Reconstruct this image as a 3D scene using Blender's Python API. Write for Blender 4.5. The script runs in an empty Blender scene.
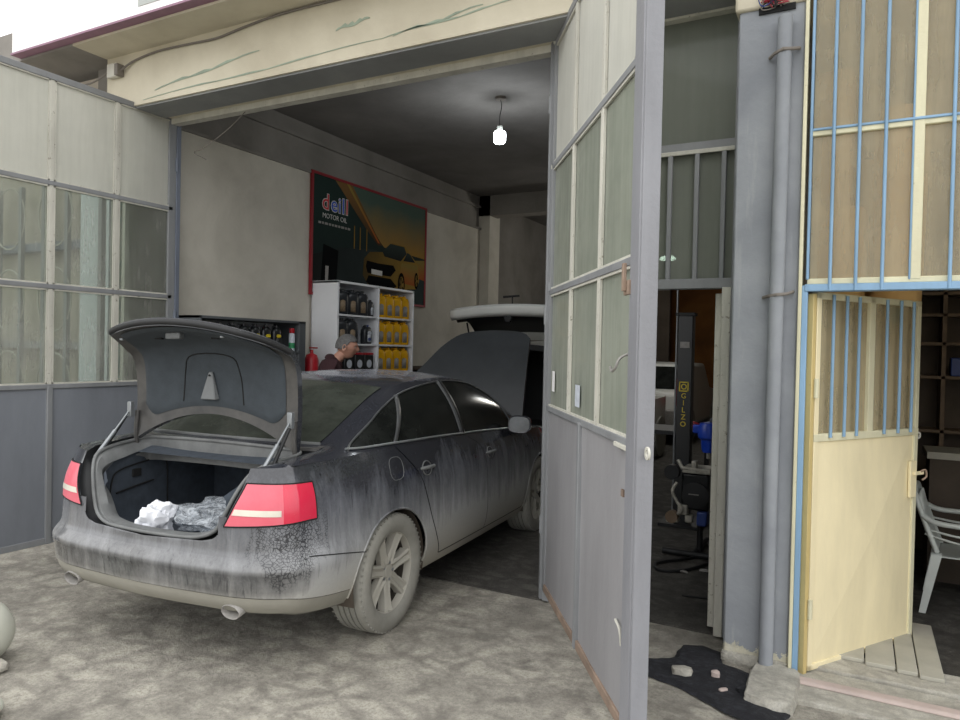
import bpy, bmesh, math, random
import numpy as np
from mathutils import Vector, Matrix, Euler
random.seed(7); rng = np.random.default_rng(5)
sc = bpy.context.scene
COL = sc.collection
PI = math.pi
R = math.radians

# ------------------------------------------------------------------ materials
def srgb(h):
    if isinstance(h, str):
        h = h.lstrip('#'); c = [int(h[i:i+2], 16)/255 for i in (0, 2, 4)]
    else: c = list(h)
    return tuple((x/12.92 if x <= .04045 else ((x+.055)/1.055)**2.4) for x in c)+(1,)

class NT:
    def __init__(s, name):
        s.m = bpy.data.materials.new(name); s.m.use_nodes = True
        s.t = s.m.node_tree; s.t.nodes.clear()
        s.out = s.n('ShaderNodeOutputMaterial')
    def n(s, typ, **kw):
        x = s.t.nodes.new(typ)
        for k, v in kw.items():
            if k in x.inputs: x.inputs[k].default_value = v
            else: setattr(x, k, v)
        return x
    def l(s, a, b): s.t.links.new(a, b)
    def coord(s, scale=(1, 1, 1), obj=True):
        tc = s.n('ShaderNodeTexCoord'); mp = s.n('ShaderNodeMapping')
        mp.inputs['Scale'].default_value = scale
        s.l(tc.outputs['Object' if obj else 'Generated'], mp.inputs['Vector'])
        return mp.outputs['Vector']
    def noise(s, vec, scale, detail=6, rough=.6, dist=0):
        x = s.n('ShaderNodeTexNoise'); x.inputs['Scale'].default_value = scale
        x.inputs['Detail'].default_value = detail; x.inputs['Roughness'].default_value = rough
        x.inputs['Distortion'].default_value = dist
        s.l(vec, x.inputs['Vector']); return x.outputs['Fac']
    def ramp(s, fac, stops, interp='LINEAR'):
        x = s.n('ShaderNodeValToRGB'); e = x.color_ramp.elements; x.color_ramp.interpolation = interp
        while len(e) < len(stops): e.new(.5)
        for i, (p, c) in enumerate(stops):
            e[i].position = p
            e[i].color = c if not isinstance(c, (int, float)) else (c, c, c, 1)
        s.l(fac, x.inputs['Fac']); return x.outputs['Color']
    def mix(s, fac, a, b, mode='MIX'):
        x = s.n('ShaderNodeMix'); x.data_type = 'RGBA'; x.blend_type = mode
        for sock, v in ((x.inputs[0], fac), (x.inputs[6], a), (x.inputs[7], b)):
            if hasattr(v, 'is_output'): s.l(v, sock)
            elif isinstance(v, (int, float)) and sock is not x.inputs[0]: sock.default_value = (v, v, v, 1)
            else: sock.default_value = v
        return x.outputs[2]
    def math(s, op, a, b=0.0, clamp=False):
        x = s.n('ShaderNodeMath'); x.operation = op; x.use_clamp = clamp
        for i, v in enumerate((a, b)):
            if hasattr(v, 'is_output'): s.l(v, x.inputs[i])
            else: x.inputs[i].default_value = v
        return x.outputs[0]
    def bsdf(s, col, rough=.6, metal=0, bump=None, bstr=.3, bdist=.01, **kw):
        b = s.n('ShaderNodeBsdfPrincipled')
        for k, v in (('Base Color', col), ('Roughness', rough), ('Metallic', metal)):
            if hasattr(v, 'is_output'): s.l(v, b.inputs[k])
            else: b.inputs[k].default_value = v
        for k, v in kw.items():
            k = k.replace('_', ' ')
            if hasattr(v, 'is_output'): s.l(v, b.inputs[k])
            else: b.inputs[k].default_value = v
        if bump is not None:
            bp = s.n('ShaderNodeBump'); bp.inputs['Strength'].default_value = bstr; bp.inputs['Distance'].default_value = bdist
            s.l(bump, bp.inputs['Height']); s.l(bp.outputs[0], b.inputs['Normal'])
        return b.outputs[0]
    def end(s, sh): s.l(sh, s.out.inputs['Surface']); return s.m

def plain(name, col, rough=.6, metal=0, var=.12, scale=6, bump=0, **kw):
    t = NT(name); v = t.coord(); c = srgb(col)
    n = t.noise(v, scale)
    d = tuple(x*(1-var) for x in c[:3])+(1,); l = tuple(min(1, x*(1+var)) for x in c[:3])+(1,)
    cc = t.ramp(n, [(.3, d), (.7, l)])
    return t.end(t.bsdf(cc, rough, metal, bump=t.noise(v, scale*8) if bump else None, bstr=bump, **kw))

def worn_paint(name, col, worn, scale=4, amount=.62, rough=.5, bump=.2, streak=1):
    """paint with flaked spots and a slightly streaky tone"""
    t = NT(name); v = t.coord(); vs = t.coord((1, 1, .25*streak))
    c = srgb(col)
    base = t.ramp(t.noise(vs, scale*.6, 8, .65), [(.3, tuple(x*.78 for x in c[:3])+(1,)), (.7, tuple(min(1, x*1.15) for x in c[:3])+(1,))])
    m = t.ramp(t.noise(v, scale*3, 10, .75), [(amount, 0), (amount+.04, 1)])
    return t.end(t.bsdf(t.mix(m, base, srgb(worn)), rough, bump=t.noise(v, scale*9, 5), bstr=bump))

def dirty_glass(name, film='#b9b8ae', lo=.3, hi=.6, tint='#cfd6d0', rough=.12):
    t = NT(name); v = t.coord(); vs = t.coord((6, 6, .5))
    n = t.math('ADD', t.math('MULTIPLY', t.noise(v, 1.6, 5), .6), t.math('MULTIPLY', t.noise(vs, 3, 6), .4))
    fac = t.ramp(n, [(.35, lo), (.68, hi)])
    spk = t.ramp(t.noise(t.coord((1, 1, .35)), 38, 4, .7), [(.70, 0), (.74, .55)])
    fac = t.math('MAXIMUM', fac, spk)
    tr = t.n('ShaderNodeBsdfTransparent'); tr.inputs[0].default_value = srgb(tint)
    gl = t.n('ShaderNodeBsdfGlossy'); gl.inputs['Roughness'].default_value = rough; gl.inputs[0].default_value = (.9, .93, .9, 1)
    fr = t.n('ShaderNodeFresnel'); fr.inputs[0].default_value = 1.45
    m1 = t.n('ShaderNodeMixShader'); t.l(fr.outputs[0], m1.inputs[0]); t.l(tr.outputs[0], m1.inputs[1]); t.l(gl.outputs[0], m1.inputs[2])
    df = t.n('ShaderNodeBsdfDiffuse'); df.inputs[0].default_value = srgb(film)
    tl = t.n('ShaderNodeBsdfTranslucent'); tl.inputs[0].default_value = srgb(film)
    m0 = t.n('ShaderNodeMixShader'); m0.inputs[0].default_value = .3; t.l(df.outputs[0], m0.inputs[1]); t.l(tl.outputs[0], m0.inputs[2])
    m2 = t.n('ShaderNodeMixShader'); t.l(fac, m2.inputs[0]); t.l(m1.outputs[0], m2.inputs[1]); t.l(m0.outputs[0], m2.inputs[2])
    return t.end(m2.outputs[0])

def emit(name, col, s):
    t = NT(name); e = t.n('ShaderNodeEmission'); e.inputs[0].default_value = srgb(col); e.inputs[1].default_value = s
    return t.end(e.outputs[0])

def car_paint():
    t = NT('dusty_black_paint'); v = t.coord(); vs = t.coord((3, 3, .45))
    sep = t.n('ShaderNodeSeparateXYZ'); t.l(t.coord(), sep.inputs[0])
    z = sep.outputs['Z']; x = sep.outputs['X']
    # dirt thrown up from the road: thick at the sills and all over the tail, thin near the belt line
    h = t.math('MULTIPLY', t.math('SUBTRACT', 1.02, z), 2.0)
    tail = t.math('MULTIPLY', t.math('SUBTRACT', -.72, x, ), 1.6, True)
    tail = t.math('MULTIPLY', tail, t.ramp(z, [(.60, 1), (.72, .35)]))
    h = t.math('SUBTRACT', h, t.math('MULTIPLY', t.math('MULTIPLY', t.math('SUBTRACT', -.62, x), 2.2, True), t.ramp(z, [(.40, .50), (.60, .42), (.75, .10), (.9, 0)])))
    wx = t.math('ABSOLUTE', x); near = t.math('MULTIPLY', t.math('SUBTRACT', .62, wx), .3, True)
    h = t.math('SUBTRACT', h, near)
    band = t.math('MULTIPLY', t.ramp(z, [(.40, 0), (.45, 1), (.53, 1), (.56, 0)]), t.math('MULTIPLY', t.math('SUBTRACT', -.55, x), 3.0, True))  # shade below the bumper crease, painted in by thinning the dust
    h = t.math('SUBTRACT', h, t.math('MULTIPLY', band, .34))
    n = t.noise(vs, 3.2, 8, .68, .5); n2 = t.noise(v, 2.0, 5, .6)
    k = t.math('ADD', h, t.math('MULTIPLY', t.math('SUBTRACT', n, .5), 1.15))
    k = t.math('ADD', k, t.math('MULTIPLY', t.math('SUBTRACT', n2, .5), .7))
    # runs where water washed the dirt off
    k = t.math('SUBTRACT', k, t.ramp(t.noise(t.coord((14, 14, .8)), 3, 4), [(.58, 0), (.72, .20)]))
    crack = t.n('ShaderNodeTexVoronoi'); crack.feature = 'DISTANCE_TO_EDGE'; crack.inputs['Scale'].default_value = 62
    vd = t.n('ShaderNodeVectorMath'); vd.operation = 'ADD'
    nn = t.n('ShaderNodeTexNoise'); nn.inputs['Scale'].default_value = 9; t.l(v, nn.inputs['Vector'])
    sc_ = t.n('ShaderNodeVectorMath'); sc_.operation = 'SCALE'; sc_.inputs['Scale'].default_value = .09
    t.l(nn.outputs['Color'], sc_.inputs[0]); t.l(v, vd.inputs[0]); t.l(sc_.outputs[0], vd.inputs[1]); t.l(vd.outputs[0], crack.inputs['Vector'])
    cl = t.ramp(crack.outputs['Distance'], [(.0, 1.2), (.13, 0)])
    # crackled patch under the right lamp
    dv = t.n('ShaderNodeVectorMath'); dv.operation = 'DISTANCE'; t.l(v, dv.inputs[0]); dv.inputs[1].default_value = (-.86, -.80, .68)
    reg = t.ramp(t.math('ADD', dv.outputs['Value'], t.math('MULTIPLY', n, .35)), [(.24, 1), (.40, 0)])
    k = t.math('SUBTRACT', k, t.math('MULTIPLY', cl, reg))
    k = t.math('ADD', k, t.math('MULTIPLY', t.math('MULTIPLY', t.math('SUBTRACT', z, 1.34, True), 9.0, True), 1.3))
    fac = t.ramp(k, [(.10, .05), (.42, .34), (.75, .62), (1.0, .93)])
    top = t.ramp(t.noise(v, 60, 4, .8), [(.45, 0), (.8, .25)])
    fac = t.math('ADD', fac, t.math('MULTIPLY', top, .4), True)
    paint = t.bsdf(srgb('#12141c'), .16, 0, Coat_Weight=.6, Coat_Roughness=.08)
    dcol = t.ramp(t.math('ADD', z, t.math('MULTIPLY', n2, .25)), [(.40, srgb('#b2aea2')), (.72, srgb('#a3a4a5')), (1.1, srgb('#8d9099'))])
    dust = t.bsdf(dcol, .85)
    m = t.n('ShaderNodeMixShader'); t.l(fac, m.inputs[0]); t.l(paint, m.inputs[1]); t.l(dust, m.inputs[2])
    return t.end(m.outputs[0])

def film_over(name, col, rough, dustcol, amt, hi, **kw):
    """a smooth base with a noisy film of dust"""
    t = NT(name); v = t.coord()
    f = t.ramp(t.noise(v, 5, 8, .7), [(.3, amt), (.75, hi)])
    sp = t.ramp(t.noise(v, 70, 3, .8), [(.66, 0), (.75, .35)])
    f = t.math('MAXIMUM', f, sp)
    a = t.bsdf(srgb(col), rough, **kw); b = t.bsdf(srgb(dustcol), .85)
    m = t.n('ShaderNodeMixShader'); t.l(f, m.inputs[0]); t.l(a, m.inputs[1]); t.l(b, m.inputs[2])
    return t.end(m.outputs[0])

def ground_mat(name, base, dark, light, stain=True, sc_=1.0):
    t = NT(name); v = t.coord((sc_, sc_, sc_))
    big = t.noise(v, .9, 8, .62, .3); mid = t.noise(v, 5, 8, .7); fine = t.noise(v, 48, 5, .85)
    rot = t.n('ShaderNodeMapping'); rot.inputs['Rotation'].default_value = (0, 0, .7); rot.inputs['Scale'].default_value = (2.6*sc_, 3.6*sc_, 1)
    tc = t.n('ShaderNodeTexCoord'); t.l(tc.outputs['Object'], rot.inputs['Vector'])
    sc2 = t.n('ShaderNodeVectorMath'); sc2.operation = 'ADD'
    wn = t.n('ShaderNodeTexNoise'); wn.inputs['Scale'].default_value = 3; t.l(v, wn.inputs['Vector'])
    t.l(rot.outputs[0], sc2.inputs[0]); t.l(wn.outputs['Color'], sc2.inputs[1])
    vo = t.n('ShaderNodeTexVoronoi'); vo.feature = 'DISTANCE_TO_EDGE'; vo.inputs['Scale'].default_value = 1.6; t.l(sc2.outputs[0], vo.inputs['Vector'])
    edge = t.ramp(vo.outputs['Distance'], [(.02, 0), (.30, 1)])
    c = t.ramp(mid, [(.28, srgb(dark)), (.5, srgb(base)), (.78, srgb(light))])
    pale = t.ramp(t.math('ADD', t.math('MULTIPLY', edge, .35), t.math('MULTIPLY', t.noise(v, 2.4, 6), .75)), [(.56, 0), (.74, .55)])
    c = t.mix(pale, c, srgb(light))
    c = t.mix(t.ramp(edge, [(0, .28), (.5, 0)]), c, srgb(dark))
    if stain:
        c = t.mix(t.ramp(big, [(.5, 0), (.66, .5)]), c, srgb(dark))
    c = t.mix(t.ramp(fine, [(.36, .6), (.56, 0)]), c, srgb(dark))
    c = t.mix(t.ramp(fine, [(.63, 0), (.72, .6)]), c, srgb('#c9c6bc'))
    hb = t.math('ADD', t.math('MULTIPLY', t.noise(v, 14, 8, .75), .8), t.math('MULTIPLY', fine, .35))
    return t.end(t.bsdf(c, .85, bump=hb, bstr=.7, bdist=.03))

def plaster(name, base, lo, hi, bump=.25, scale=1.2):
    t = NT(name); v = t.coord()
    c = t.ramp(t.noise(v, scale, 8, .6, .3), [(.3, srgb(lo)), (.55, srgb(base)), (.75, srgb(hi))])
    s = t.ramp(t.noise(t.coord((1, 1, .2)), 3, 7, .7), [(.58, 0), (.72, .3)])
    c = t.mix(s, c, srgb(lo))
    sp = t.ramp(t.noise(v, 14, 6, .8), [(.68, 0), (.74, .5)])
    c = t.mix(sp, c, srgb(lo))
    return t.end(t.bsdf(c, .9, bump=t.noise(v, 22, 6), bstr=bump))

M = {}
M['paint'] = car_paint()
M['lid_in'] = film_over('dusty_paint_inside', '#1b1d21', .3, '#8a8680', .08, .36)
M['car_glass'] = film_over('dusty_tinted_glass', '#050707', .16, '#8b9089', .01, .07, Specular_IOR_Level=.16)
M['rear_glass'] = film_over('dusty_rear_glass', '#0b0f0b', .12, '#8d9488', .06, .18, Specular_IOR_Level=.35)
M['trim_dark'] = film_over('dusty_dark_trim', '#141618', .3, '#8b8d8e', .12, .35)
M['rubber'] = plain('black_rubber', '#17181a', .6, var=.2)
M['seal'] = film_over('dusty_seal', '#202225', .5, '#9a9c9b', .25, .6)
M['blackgap'] = plain('dark_gap', '#08090a', .8)
M['liner'] = plain('charcoal_trunk_felt', '#3b4146', .95, var=.14, scale=14, bump=.2)
M['tub'] = plain('dark_trunk_carpet', '#3a414a', .95, var=.2, scale=20, bump=.2)
M['chrome'] = plain('dulled_chrome', '#b4b8ba', .32, .75)
M['tyre'] = film_over('dusty_tyre', '#2a2a2a', .7, '#a3a198', .55, .9)
M['rim'] = film_over('dusty_alloy', '#a6a59f', .4, '#a8a499', .6, .95)
M['brake'] = plain('brake_dark', '#37322c', .85)
M['steel'] = plain('grey_strut', '#8d9194', .35, .6)
M['lamp_red'] = film_over('red_lamp_lens', '#cf0c3c', .12, '#dd8a92', .02, .10, Coat_Weight=.5, Emission_Color=(0, 0, 0, 1))
M['lamp_rose'] = film_over('rose_lens_sky_sheen', '#d01c3c', .14, '#e08a96', .42, .62)  # pale film paints in the sky reflected on the lens
M['lamp_white'] = plain('clear_lens_band', '#dcd6c8', .2)
M['silver'] = plain('silver_grey', '#6e7172', .5, .1)
M['steel_paint'] = worn_paint('grey_gate_paint', '#908f91', '#7a7873', 3, .68, .55, .15)
M['steel_paint_left'] = worn_paint('grey_blue_gate_paint', '#7b7f86', '#63666c', 3, .66, .5, .15)
M['frame_white'] = worn_paint('chipped_cream_frame', '#c9c7bc', '#8f897c', 9, .60, .6, .4)
M['frame_grey'] = worn_paint('grey_frame_paint', '#86888a', '#6c6358', 6, .66, .55, .2)
M['frame_blue_dark'] = worn_paint('slate_frame_paint', '#6f7684', '#8f8f8c', 6, .68, .5, .2)
M['post'] = worn_paint('lilac_grey_post', '#88898e', '#7d746c', 5, .68, .5, .2)
M['rust'] = plain('rust_brown', '#8a7768', .8, var=.3)
M['glassL'] = dirty_glass('dusty_pane_pale', '#dedcd6', .10, .32)
M['glassR'] = dirty_glass('dusty_pane_green', '#c3c6ba', .32, .58)
M['glassUp'] = dirty_glass('dusty_pane_upper', '#dcdbd3', .72, .9)
M['glassD'] = dirty_glass('dark_greenish_pane', '#a0a49a', .60, .75, '#a9b2a8')
M['glassB'] = dirty_glass('amber_dusty_pane', '#e6d9ba', .20, .46, '#fbf6ea')
M['wall_in'] = plaster('garage_plaster', '#cdc8bc', '#b7b2a6', '#d8d3c8')
M['conc_dark'] = plaster('smoky_concrete', '#8a8680', '#75716b', '#98938c')
M['ceil'] = plaster('smoky_ceiling', '#767370', '#64615e', '#827f7b')
M['beige'] = plaster('cream_render', '#c8c1ad', '#b6ae9a', '#d3ccb9', .15)
M['soffit'] = plaster('grey_soffit', '#8e9090', '#7f8181', '#a0a09c', .2)
M['pillar'] = plaster('blue_grey_render', '#93979c', '#82868c', '#a1a4a8', .35, 2)
def pillar_mat():
    t = NT('blue_grey_render_chipped_base'); v = t.coord(); sp = t.n('ShaderNodeSeparateXYZ'); t.l(v, sp.inputs[0])
    c = t.ramp(t.noise(v, 2, 8, .6, .3), [(.3, srgb('#82868c')), (.55, srgb('#93979c')), (.75, srgb('#a1a4a8'))])
    k = t.math('ADD', t.math('MULTIPLY', sp.outputs['Z'], -5.0), t.math('MULTIPLY', t.noise(v, 16, 8, .75), 1.4))
    m = t.ramp(k, [(-.02+.22, 0), (.24, 1)])
    c = t.mix(m, c, t.ramp(t.noise(v, 9, 8, .7), [(.35, srgb('#a9a48f')), (.65, srgb('#d3cfbd'))]))
    st = t.ramp(t.noise(t.coord((3, 3, .35)), 3, 6, .7), [(.58, 0), (.70, .35)])
    return t.end(t.bsdf(t.mix(st, c, srgb('#b4b6b6')), .9, bump=t.math('SUBTRACT', t.noise(v, 22, 6), m), bstr=.35))
M['pillar_base'] = pillar_mat()
M['neigh'] = plaster('neighbour_render', '#b9b0a2', '#a59c90', '#c6bfb2')
M['ground'] = ground_mat('rough_concrete_yard', '#a5a095', '#6a665f', '#c6c1b3')
M['floor'] = ground_mat('oily_garage_floor', '#514e49', '#34322f', '#6c6963', True, 1.3)
M['conc'] = ground_mat('pale_concrete', '#bfbbaf', '#96928a', '#d6d3c8', False, 2)
M['soot'] = ground_mat('black_soot_grit', '#23242a', '#121318', '#3a3b42', False, 4)
M['yellow_door'] = worn_paint('cream_yellow_door', '#efe2bb', '#b59a68', 2.5, .70, .5, .1)
M['yellow_frame'] = worn_paint('pale_yellow_frame', '#dad5b6', '#9c8f70', 5, .66, .6, .3)
M['blue_bar'] = worn_paint('light_blue_bar', '#86a9c8', '#6f7f8c', 7, .68, .45, .15)
M['white_sign'] = plain('white_sign', '#f6f4f3', .35, var=.01)
M['sign_edge'] = plain('maroon_sign_edge', '#8a6478', .5)
M['sign_grey'] = plain('sign_grey', '#a4a8a4', .4, var=.03)
M['white_melamine'] = plain('white_melamine', '#e8eaee', .4, var=.05, scale=2)
M['grey_shelf'] = plain('dark_grey_rack', '#55595c', .5, var=.1)
M['white_plastic'] = plain('white_plastic', '#c8cdc8', .4, var=.06)
M['black_plastic'] = plain('black_plastic', '#1b1d1f', .35)
M['dk_bottle'] = plain('charcoal_bottle', '#2b2e32', .35)
M['yellow'] = plain('yellow_bottle', '#dba400', .4, var=.06)
M['label_grey'] = plain('grey_label', '#8f8c88', .5, var=.2, scale=40)
M['label_gold'] = plain('brown_gold_label', '#8d7a62', .5, var=.3, scale=50)
M['label_white'] = plain('white_label', '#c5cbd4', .5, var=.15, scale=40)
M['blue_lbl'] = plain('blue_label', '#2a3f7a', .5)
M['yellow_text'] = plain('yellow_print', '#d9c22c', .5)
M['red'] = plain('red_paint', '#b3202c', .4)
M['dkred'] = plain('dark_red_frame', '#8f1f2a', .5)
M['green'] = plain('green_print', '#2f8a5a', .5)
M['skin'] = plain('skin', '#b98a76', .55, var=.08, scale=20)
M['hair'] = plain('grey_hair', '#6d6c6b', .9, var=.35, scale=90, bump=.6)
M['sweater'] = plain('maroon_sweater', '#3a2226', .95, var=.2, scale=60, bump=.3)
M['trouser'] = plain('dark_trousers', '#22242a', .9)
M['white_cloth'] = plain('white_cloth', '#e6e8ee', .8, var=.03)
M['suv_white'] = plain('white_car_paint', '#dfe0dc', .25, var=.03)
M['cardboard'] = plaster('brown_wrap', '#dcb880', '#c29e69', '#ecca98', .1)
M['pink_board'] = plain('pinkish_weathered_board', '#b9a9a2', .8, var=.15)
M['plank'] = plain('pale_grey_plank', '#aaa79b', .85, var=.12)
M['orange_wall'] = plaster('ochre_wall', '#8a5a2a', '#6f4722', '#9b6a36')
M['blue_plastic'] = plain('blue_plastic', '#1740b0', .35)
M['alu'] = plain('cast_aluminium', '#a5a298', .5, .3, var=.3, scale=30)
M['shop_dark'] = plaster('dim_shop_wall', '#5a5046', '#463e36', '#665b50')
M['pillar_white'] = worn_paint('white_blue_post', '#d5dce2', '#a8a89f', 3, .66)
M['teal_strip'] = worn_paint('teal_strip', '#8fa8a6', '#c5c2b4', 4, .5)
M['eye_white'] = plain('eye_white', '#a8a39d', .4)
M['yellow_jamb'] = worn_paint('ochre_jamb', '#cbb67c', '#9c8550', 4, .64)
M['stone'] = plain('pale_smooth_stand_in', '#bfc0b4', .5, var=.06, scale=5)
M['wood'] = plain('brown_wood', '#6b5a48', .7, var=.2)
M['cable'] = plain('grey_cable', '#77716a', .7)
M['gold_car'] = plain('gold_print', '#8d6a25', .6, var=.25, scale=9)
M['green_paint'] = plain('green_paint_smear', '#93a08f', .8, var=.2)

def clear_plastic():
    t = NT('crumpled_clear_plastic'); v = t.coord()
    tr = t.n('ShaderNodeBsdfTransparent'); tr.inputs[0].default_value = (.88, .9, .92, 1)
    b = t.bsdf(srgb('#c6ccd2'), .15, bump=t.noise(v, 30, 5), bstr=.8)
    m = t.n('ShaderNodeMixShader')
    f = t.ramp(t.noise(v, 18, 8, .75, 1.5), [(.40, .16), (.66, .85)])
    t.l(f, m.inputs[0]); t.l(tr.outputs[0], m.inputs[1]); t.l(b, m.inputs[2]); return t.end(m.outputs[0])
M['clear_plastic'] = clear_plastic()

# ------------------------------------------------------------------ geometry helpers
def xf(o):
    return Matrix.Translation(o.location) @ o.rotation_euler.to_matrix().to_4x4() if o else Matrix.Identity(4)

def thing(name, label, cat, loc=(0, 0, 0), rotz=0, group=None):
    o = bpy.data.objects.new(name, None); COL.objects.link(o); o.empty_display_size = .1
    o.location = loc; o.rotation_euler = (0, 0, rotz); o['label'] = label; o['category'] = cat
    if group: o['group'] = group
    return o
def tag(o, label, cat, group=None, kind=None):
    o['label'] = label; o['category'] = cat
    if group: o['group'] = group
    if kind: o['kind'] = kind
    return o

class MB:
    def __init__(s): s.v = []; s.f = []; s.mi = []
    def add(s, vs, fs, mi=0, T=None):
        b = len(s.v)
        s.v += [tuple(T @ Vector(p)) if T is not None else tuple(p) for p in vs]
        s.f += [tuple(b+i for i in f) for f in fs]; s.mi += [mi]*len(fs); return s
    def box(s, lo, hi, mi=0, T=None):
        (a, b, c), (d, e, f) = lo, hi
        return s.add([(a, b, c), (d, b, c), (d, e, c), (a, e, c), (a, b, f), (d, b, f), (d, e, f), (a, e, f)],
                     [(3, 2, 1, 0), (4, 5, 6, 7), (0, 1, 5, 4), (1, 2, 6, 5), (2, 3, 7, 6), (3, 0, 4, 7)], mi, T)
    def cbox(s, c, d, mi=0, T=None):
        return s.box([c[i]-d[i]/2 for i in range(3)], [c[i]+d[i]/2 for i in range(3)], mi, T)
    def grid(s, P, mi=0, T=None, closeu=False, flip=False):
        P = [list(r) for r in P]; nu, nv = len(P), len(P[0]); vs = [p for r in P for p in r]; fs = []
        for i in range(nu if closeu else nu-1):
            for j in range(nv-1):
                i2 = (i+1) % nu
                q = (i*nv+j, i2*nv+j, i2*nv+j+1, i*nv+j+1)
                fs.append(q[::-1] if flip else q)
        return s.add(vs, fs, mi, T)
    def tube(s, pts, r, n=8, mi=0, T=None, caps=True):
        pts = [Vector(p) for p in pts]; rs = r if hasattr(r, '__len__') else [r]*len(pts)
        rings = []; up = None
        for i, p in enumerate(pts):
            d = (pts[min(i+1, len(pts)-1)]-pts[max(i-1, 0)]).normalized()
            if up is None: up = Vector((0, 0, 1)) if abs(d.z) < .9 else Vector((1, 0, 0))
            x = d.cross(up)
            if x.length < 1e-4: x = d.cross(Vector((0, 1, 0)))
            x.normalize(); y = x.cross(d).normalized(); up = y
            rings.append([p+(x*math.cos(2*PI*k/n)+y*math.sin(2*PI*k/n))*rs[i] for k in range(n)])
        vs = [q for r_ in rings for q in r_]; fs = []
        for i in range(len(pts)-1):
            for k in range(n):
                fs.append((i*n+k, i*n+(k+1) % n, (i+1)*n+(k+1) % n, (i+1)*n+k))
        if caps: fs += [tuple(range(n))[::-1], tuple((len(pts)-1)*n+k for k in range(n))]
        return s.add(vs, fs, mi, T)
    def lathe(s, prof, n=32, mi=0, T=None):
        """profile [(r, z)] around z"""
        rows = [[(r*math.cos(2*PI*k/n), r*math.sin(2*PI*k/n), z) for (r, z) in prof] for k in range(n)]
        return s.grid(rows, mi, T, closeu=True)
    def prism(s, poly, h0, h1, mi=0, T=None):
        """polygon in xy extruded z h0..h1"""
        n = len(poly); vs = [(x, y, h0) for x, y in poly]+[(x, y, h1) for x, y in poly]
        fs = [tuple(range(n))[::-1], tuple(range(n, 2*n))]+[(i, (i+1) % n, n+(i+1) % n, n+i) for i in range(n)]
        return s.add(vs, fs, mi, T)
    def build(s, name, mats, parent=None, world=False, smooth=None, bevel=0, weld=0, origin=False, solid=0, seg=2):
        mats = mats if isinstance(mats, (list, tuple)) else [mats]
        V = s.v
        if world and parent is not None:
            inv = xf(parent).inverted(); V = [tuple(inv @ Vector(p)) for p in V]
        loc = (0, 0, 0)
        if origin:
            a = np.array(V); lo, hi = a.min(0), a.max(0); loc = ((lo[0]+hi[0])/2, (lo[1]+hi[1])/2, lo[2]); V = [tuple(p) for p in a-np.array(loc)]
        me = bpy.data.meshes.new(name); me.from_pydata(V, [], s.f); 
        for m in mats: me.materials.append(M[m] if isinstance(m, str) else m)
        me.polygons.foreach_set('material_index', s.mi)
        bm = bmesh.new(); bm.from_mesh(me)
        if weld: bmesh.ops.remove_doubles(bm, verts=bm.verts, dist=weld)
        bmesh.ops.recalc_face_normals(bm, faces=bm.faces)
        bm.to_mesh(me); bm.free()
        if smooth:
            me.polygons.foreach_set('use_smooth', [True]*len(me.polygons)); me.set_sharp_from_angle(angle=R(smooth))
        o = bpy.data.objects.new(name, me); COL.objects.link(o); o.location = loc
        if parent is not None: o.parent = parent
        if solid:
            q = o.modifiers.new('s', 'SOLIDIFY'); q.thickness = solid; q.offset = 0
        if bevel:
            q = o.modifiers.new('b', 'BEVEL'); q.width = bevel; q.segments = seg; q.limit_method = 'ANGLE'; q.angle_limit = R(40)
            if not smooth:
                me.polygons.foreach_set('use_smooth', [True]*len(me.polygons)); me.set_sharp_from_angle(angle=R(30))
        me.update(); return o

def tagk(o): o['kind'] = 'structure'; return o
def dup(root, loc=None, rotz=None, label=None, group=None):
    r = root.copy(); COL.objects.link(r)
    if loc is not None: r.location = loc
    if rotz is not None: r.rotation_euler = (0, 0, rotz)
    if label: r['label'] = label
    if group: r['group'] = group
    for ch in list(root.children):
        c = ch.copy(); COL.objects.link(c); c.parent = r
        for g in list(ch.children):
            d = g.copy(); COL.objects.link(d); d.parent = c
    return r
def text(name, body, size, mat, T, parent=None, world=False, extrude=.001, align='LEFT', spacing=1.0, bold=0):
    cu = bpy.data.curves.new(name, 'FONT'); cu.body = body; cu.size = size; cu.extrude = extrude; cu.align_x = align; cu.space_character = spacing
    cu.offset = bold; cu.resolution_u = 3
    tmp = bpy.data.objects.new(name+'_tmp', cu); COL.objects.link(tmp)
    me = bpy.data.meshes.new_from_object(tmp); bpy.data.objects.remove(tmp)
    me.materials.clear(); me.materials.append(M[mat])
    o = bpy.data.objects.new(name, me); COL.objects.link(o)
    if world and parent is not None: T = xf(parent).inverted() @ T
    me.transform(T)
    if parent is not None: o.parent = parent
    return o
def frame_T(origin, ex, ey):
    ex = Vector(ex).normalized(); ey = Vector(ey).normalized(); ez = ex.cross(ey)
    m = Matrix((ex, ey, ez)).transposed().to_4x4(); m.translation = Vector(origin); return m

# ------------------------------------------------------------------ the setting
GY = 4.42            # plane of the big gate
FY = 4.06            # face of the pillar and of the shop front
def struct(name, mb, mat, **kw): return tagk(mb.build(name, mat, **kw))
def slab(name, lo, hi, mat, bevel=0): return struct(name, MB().box(lo, hi), mat, bevel=bevel)

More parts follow.
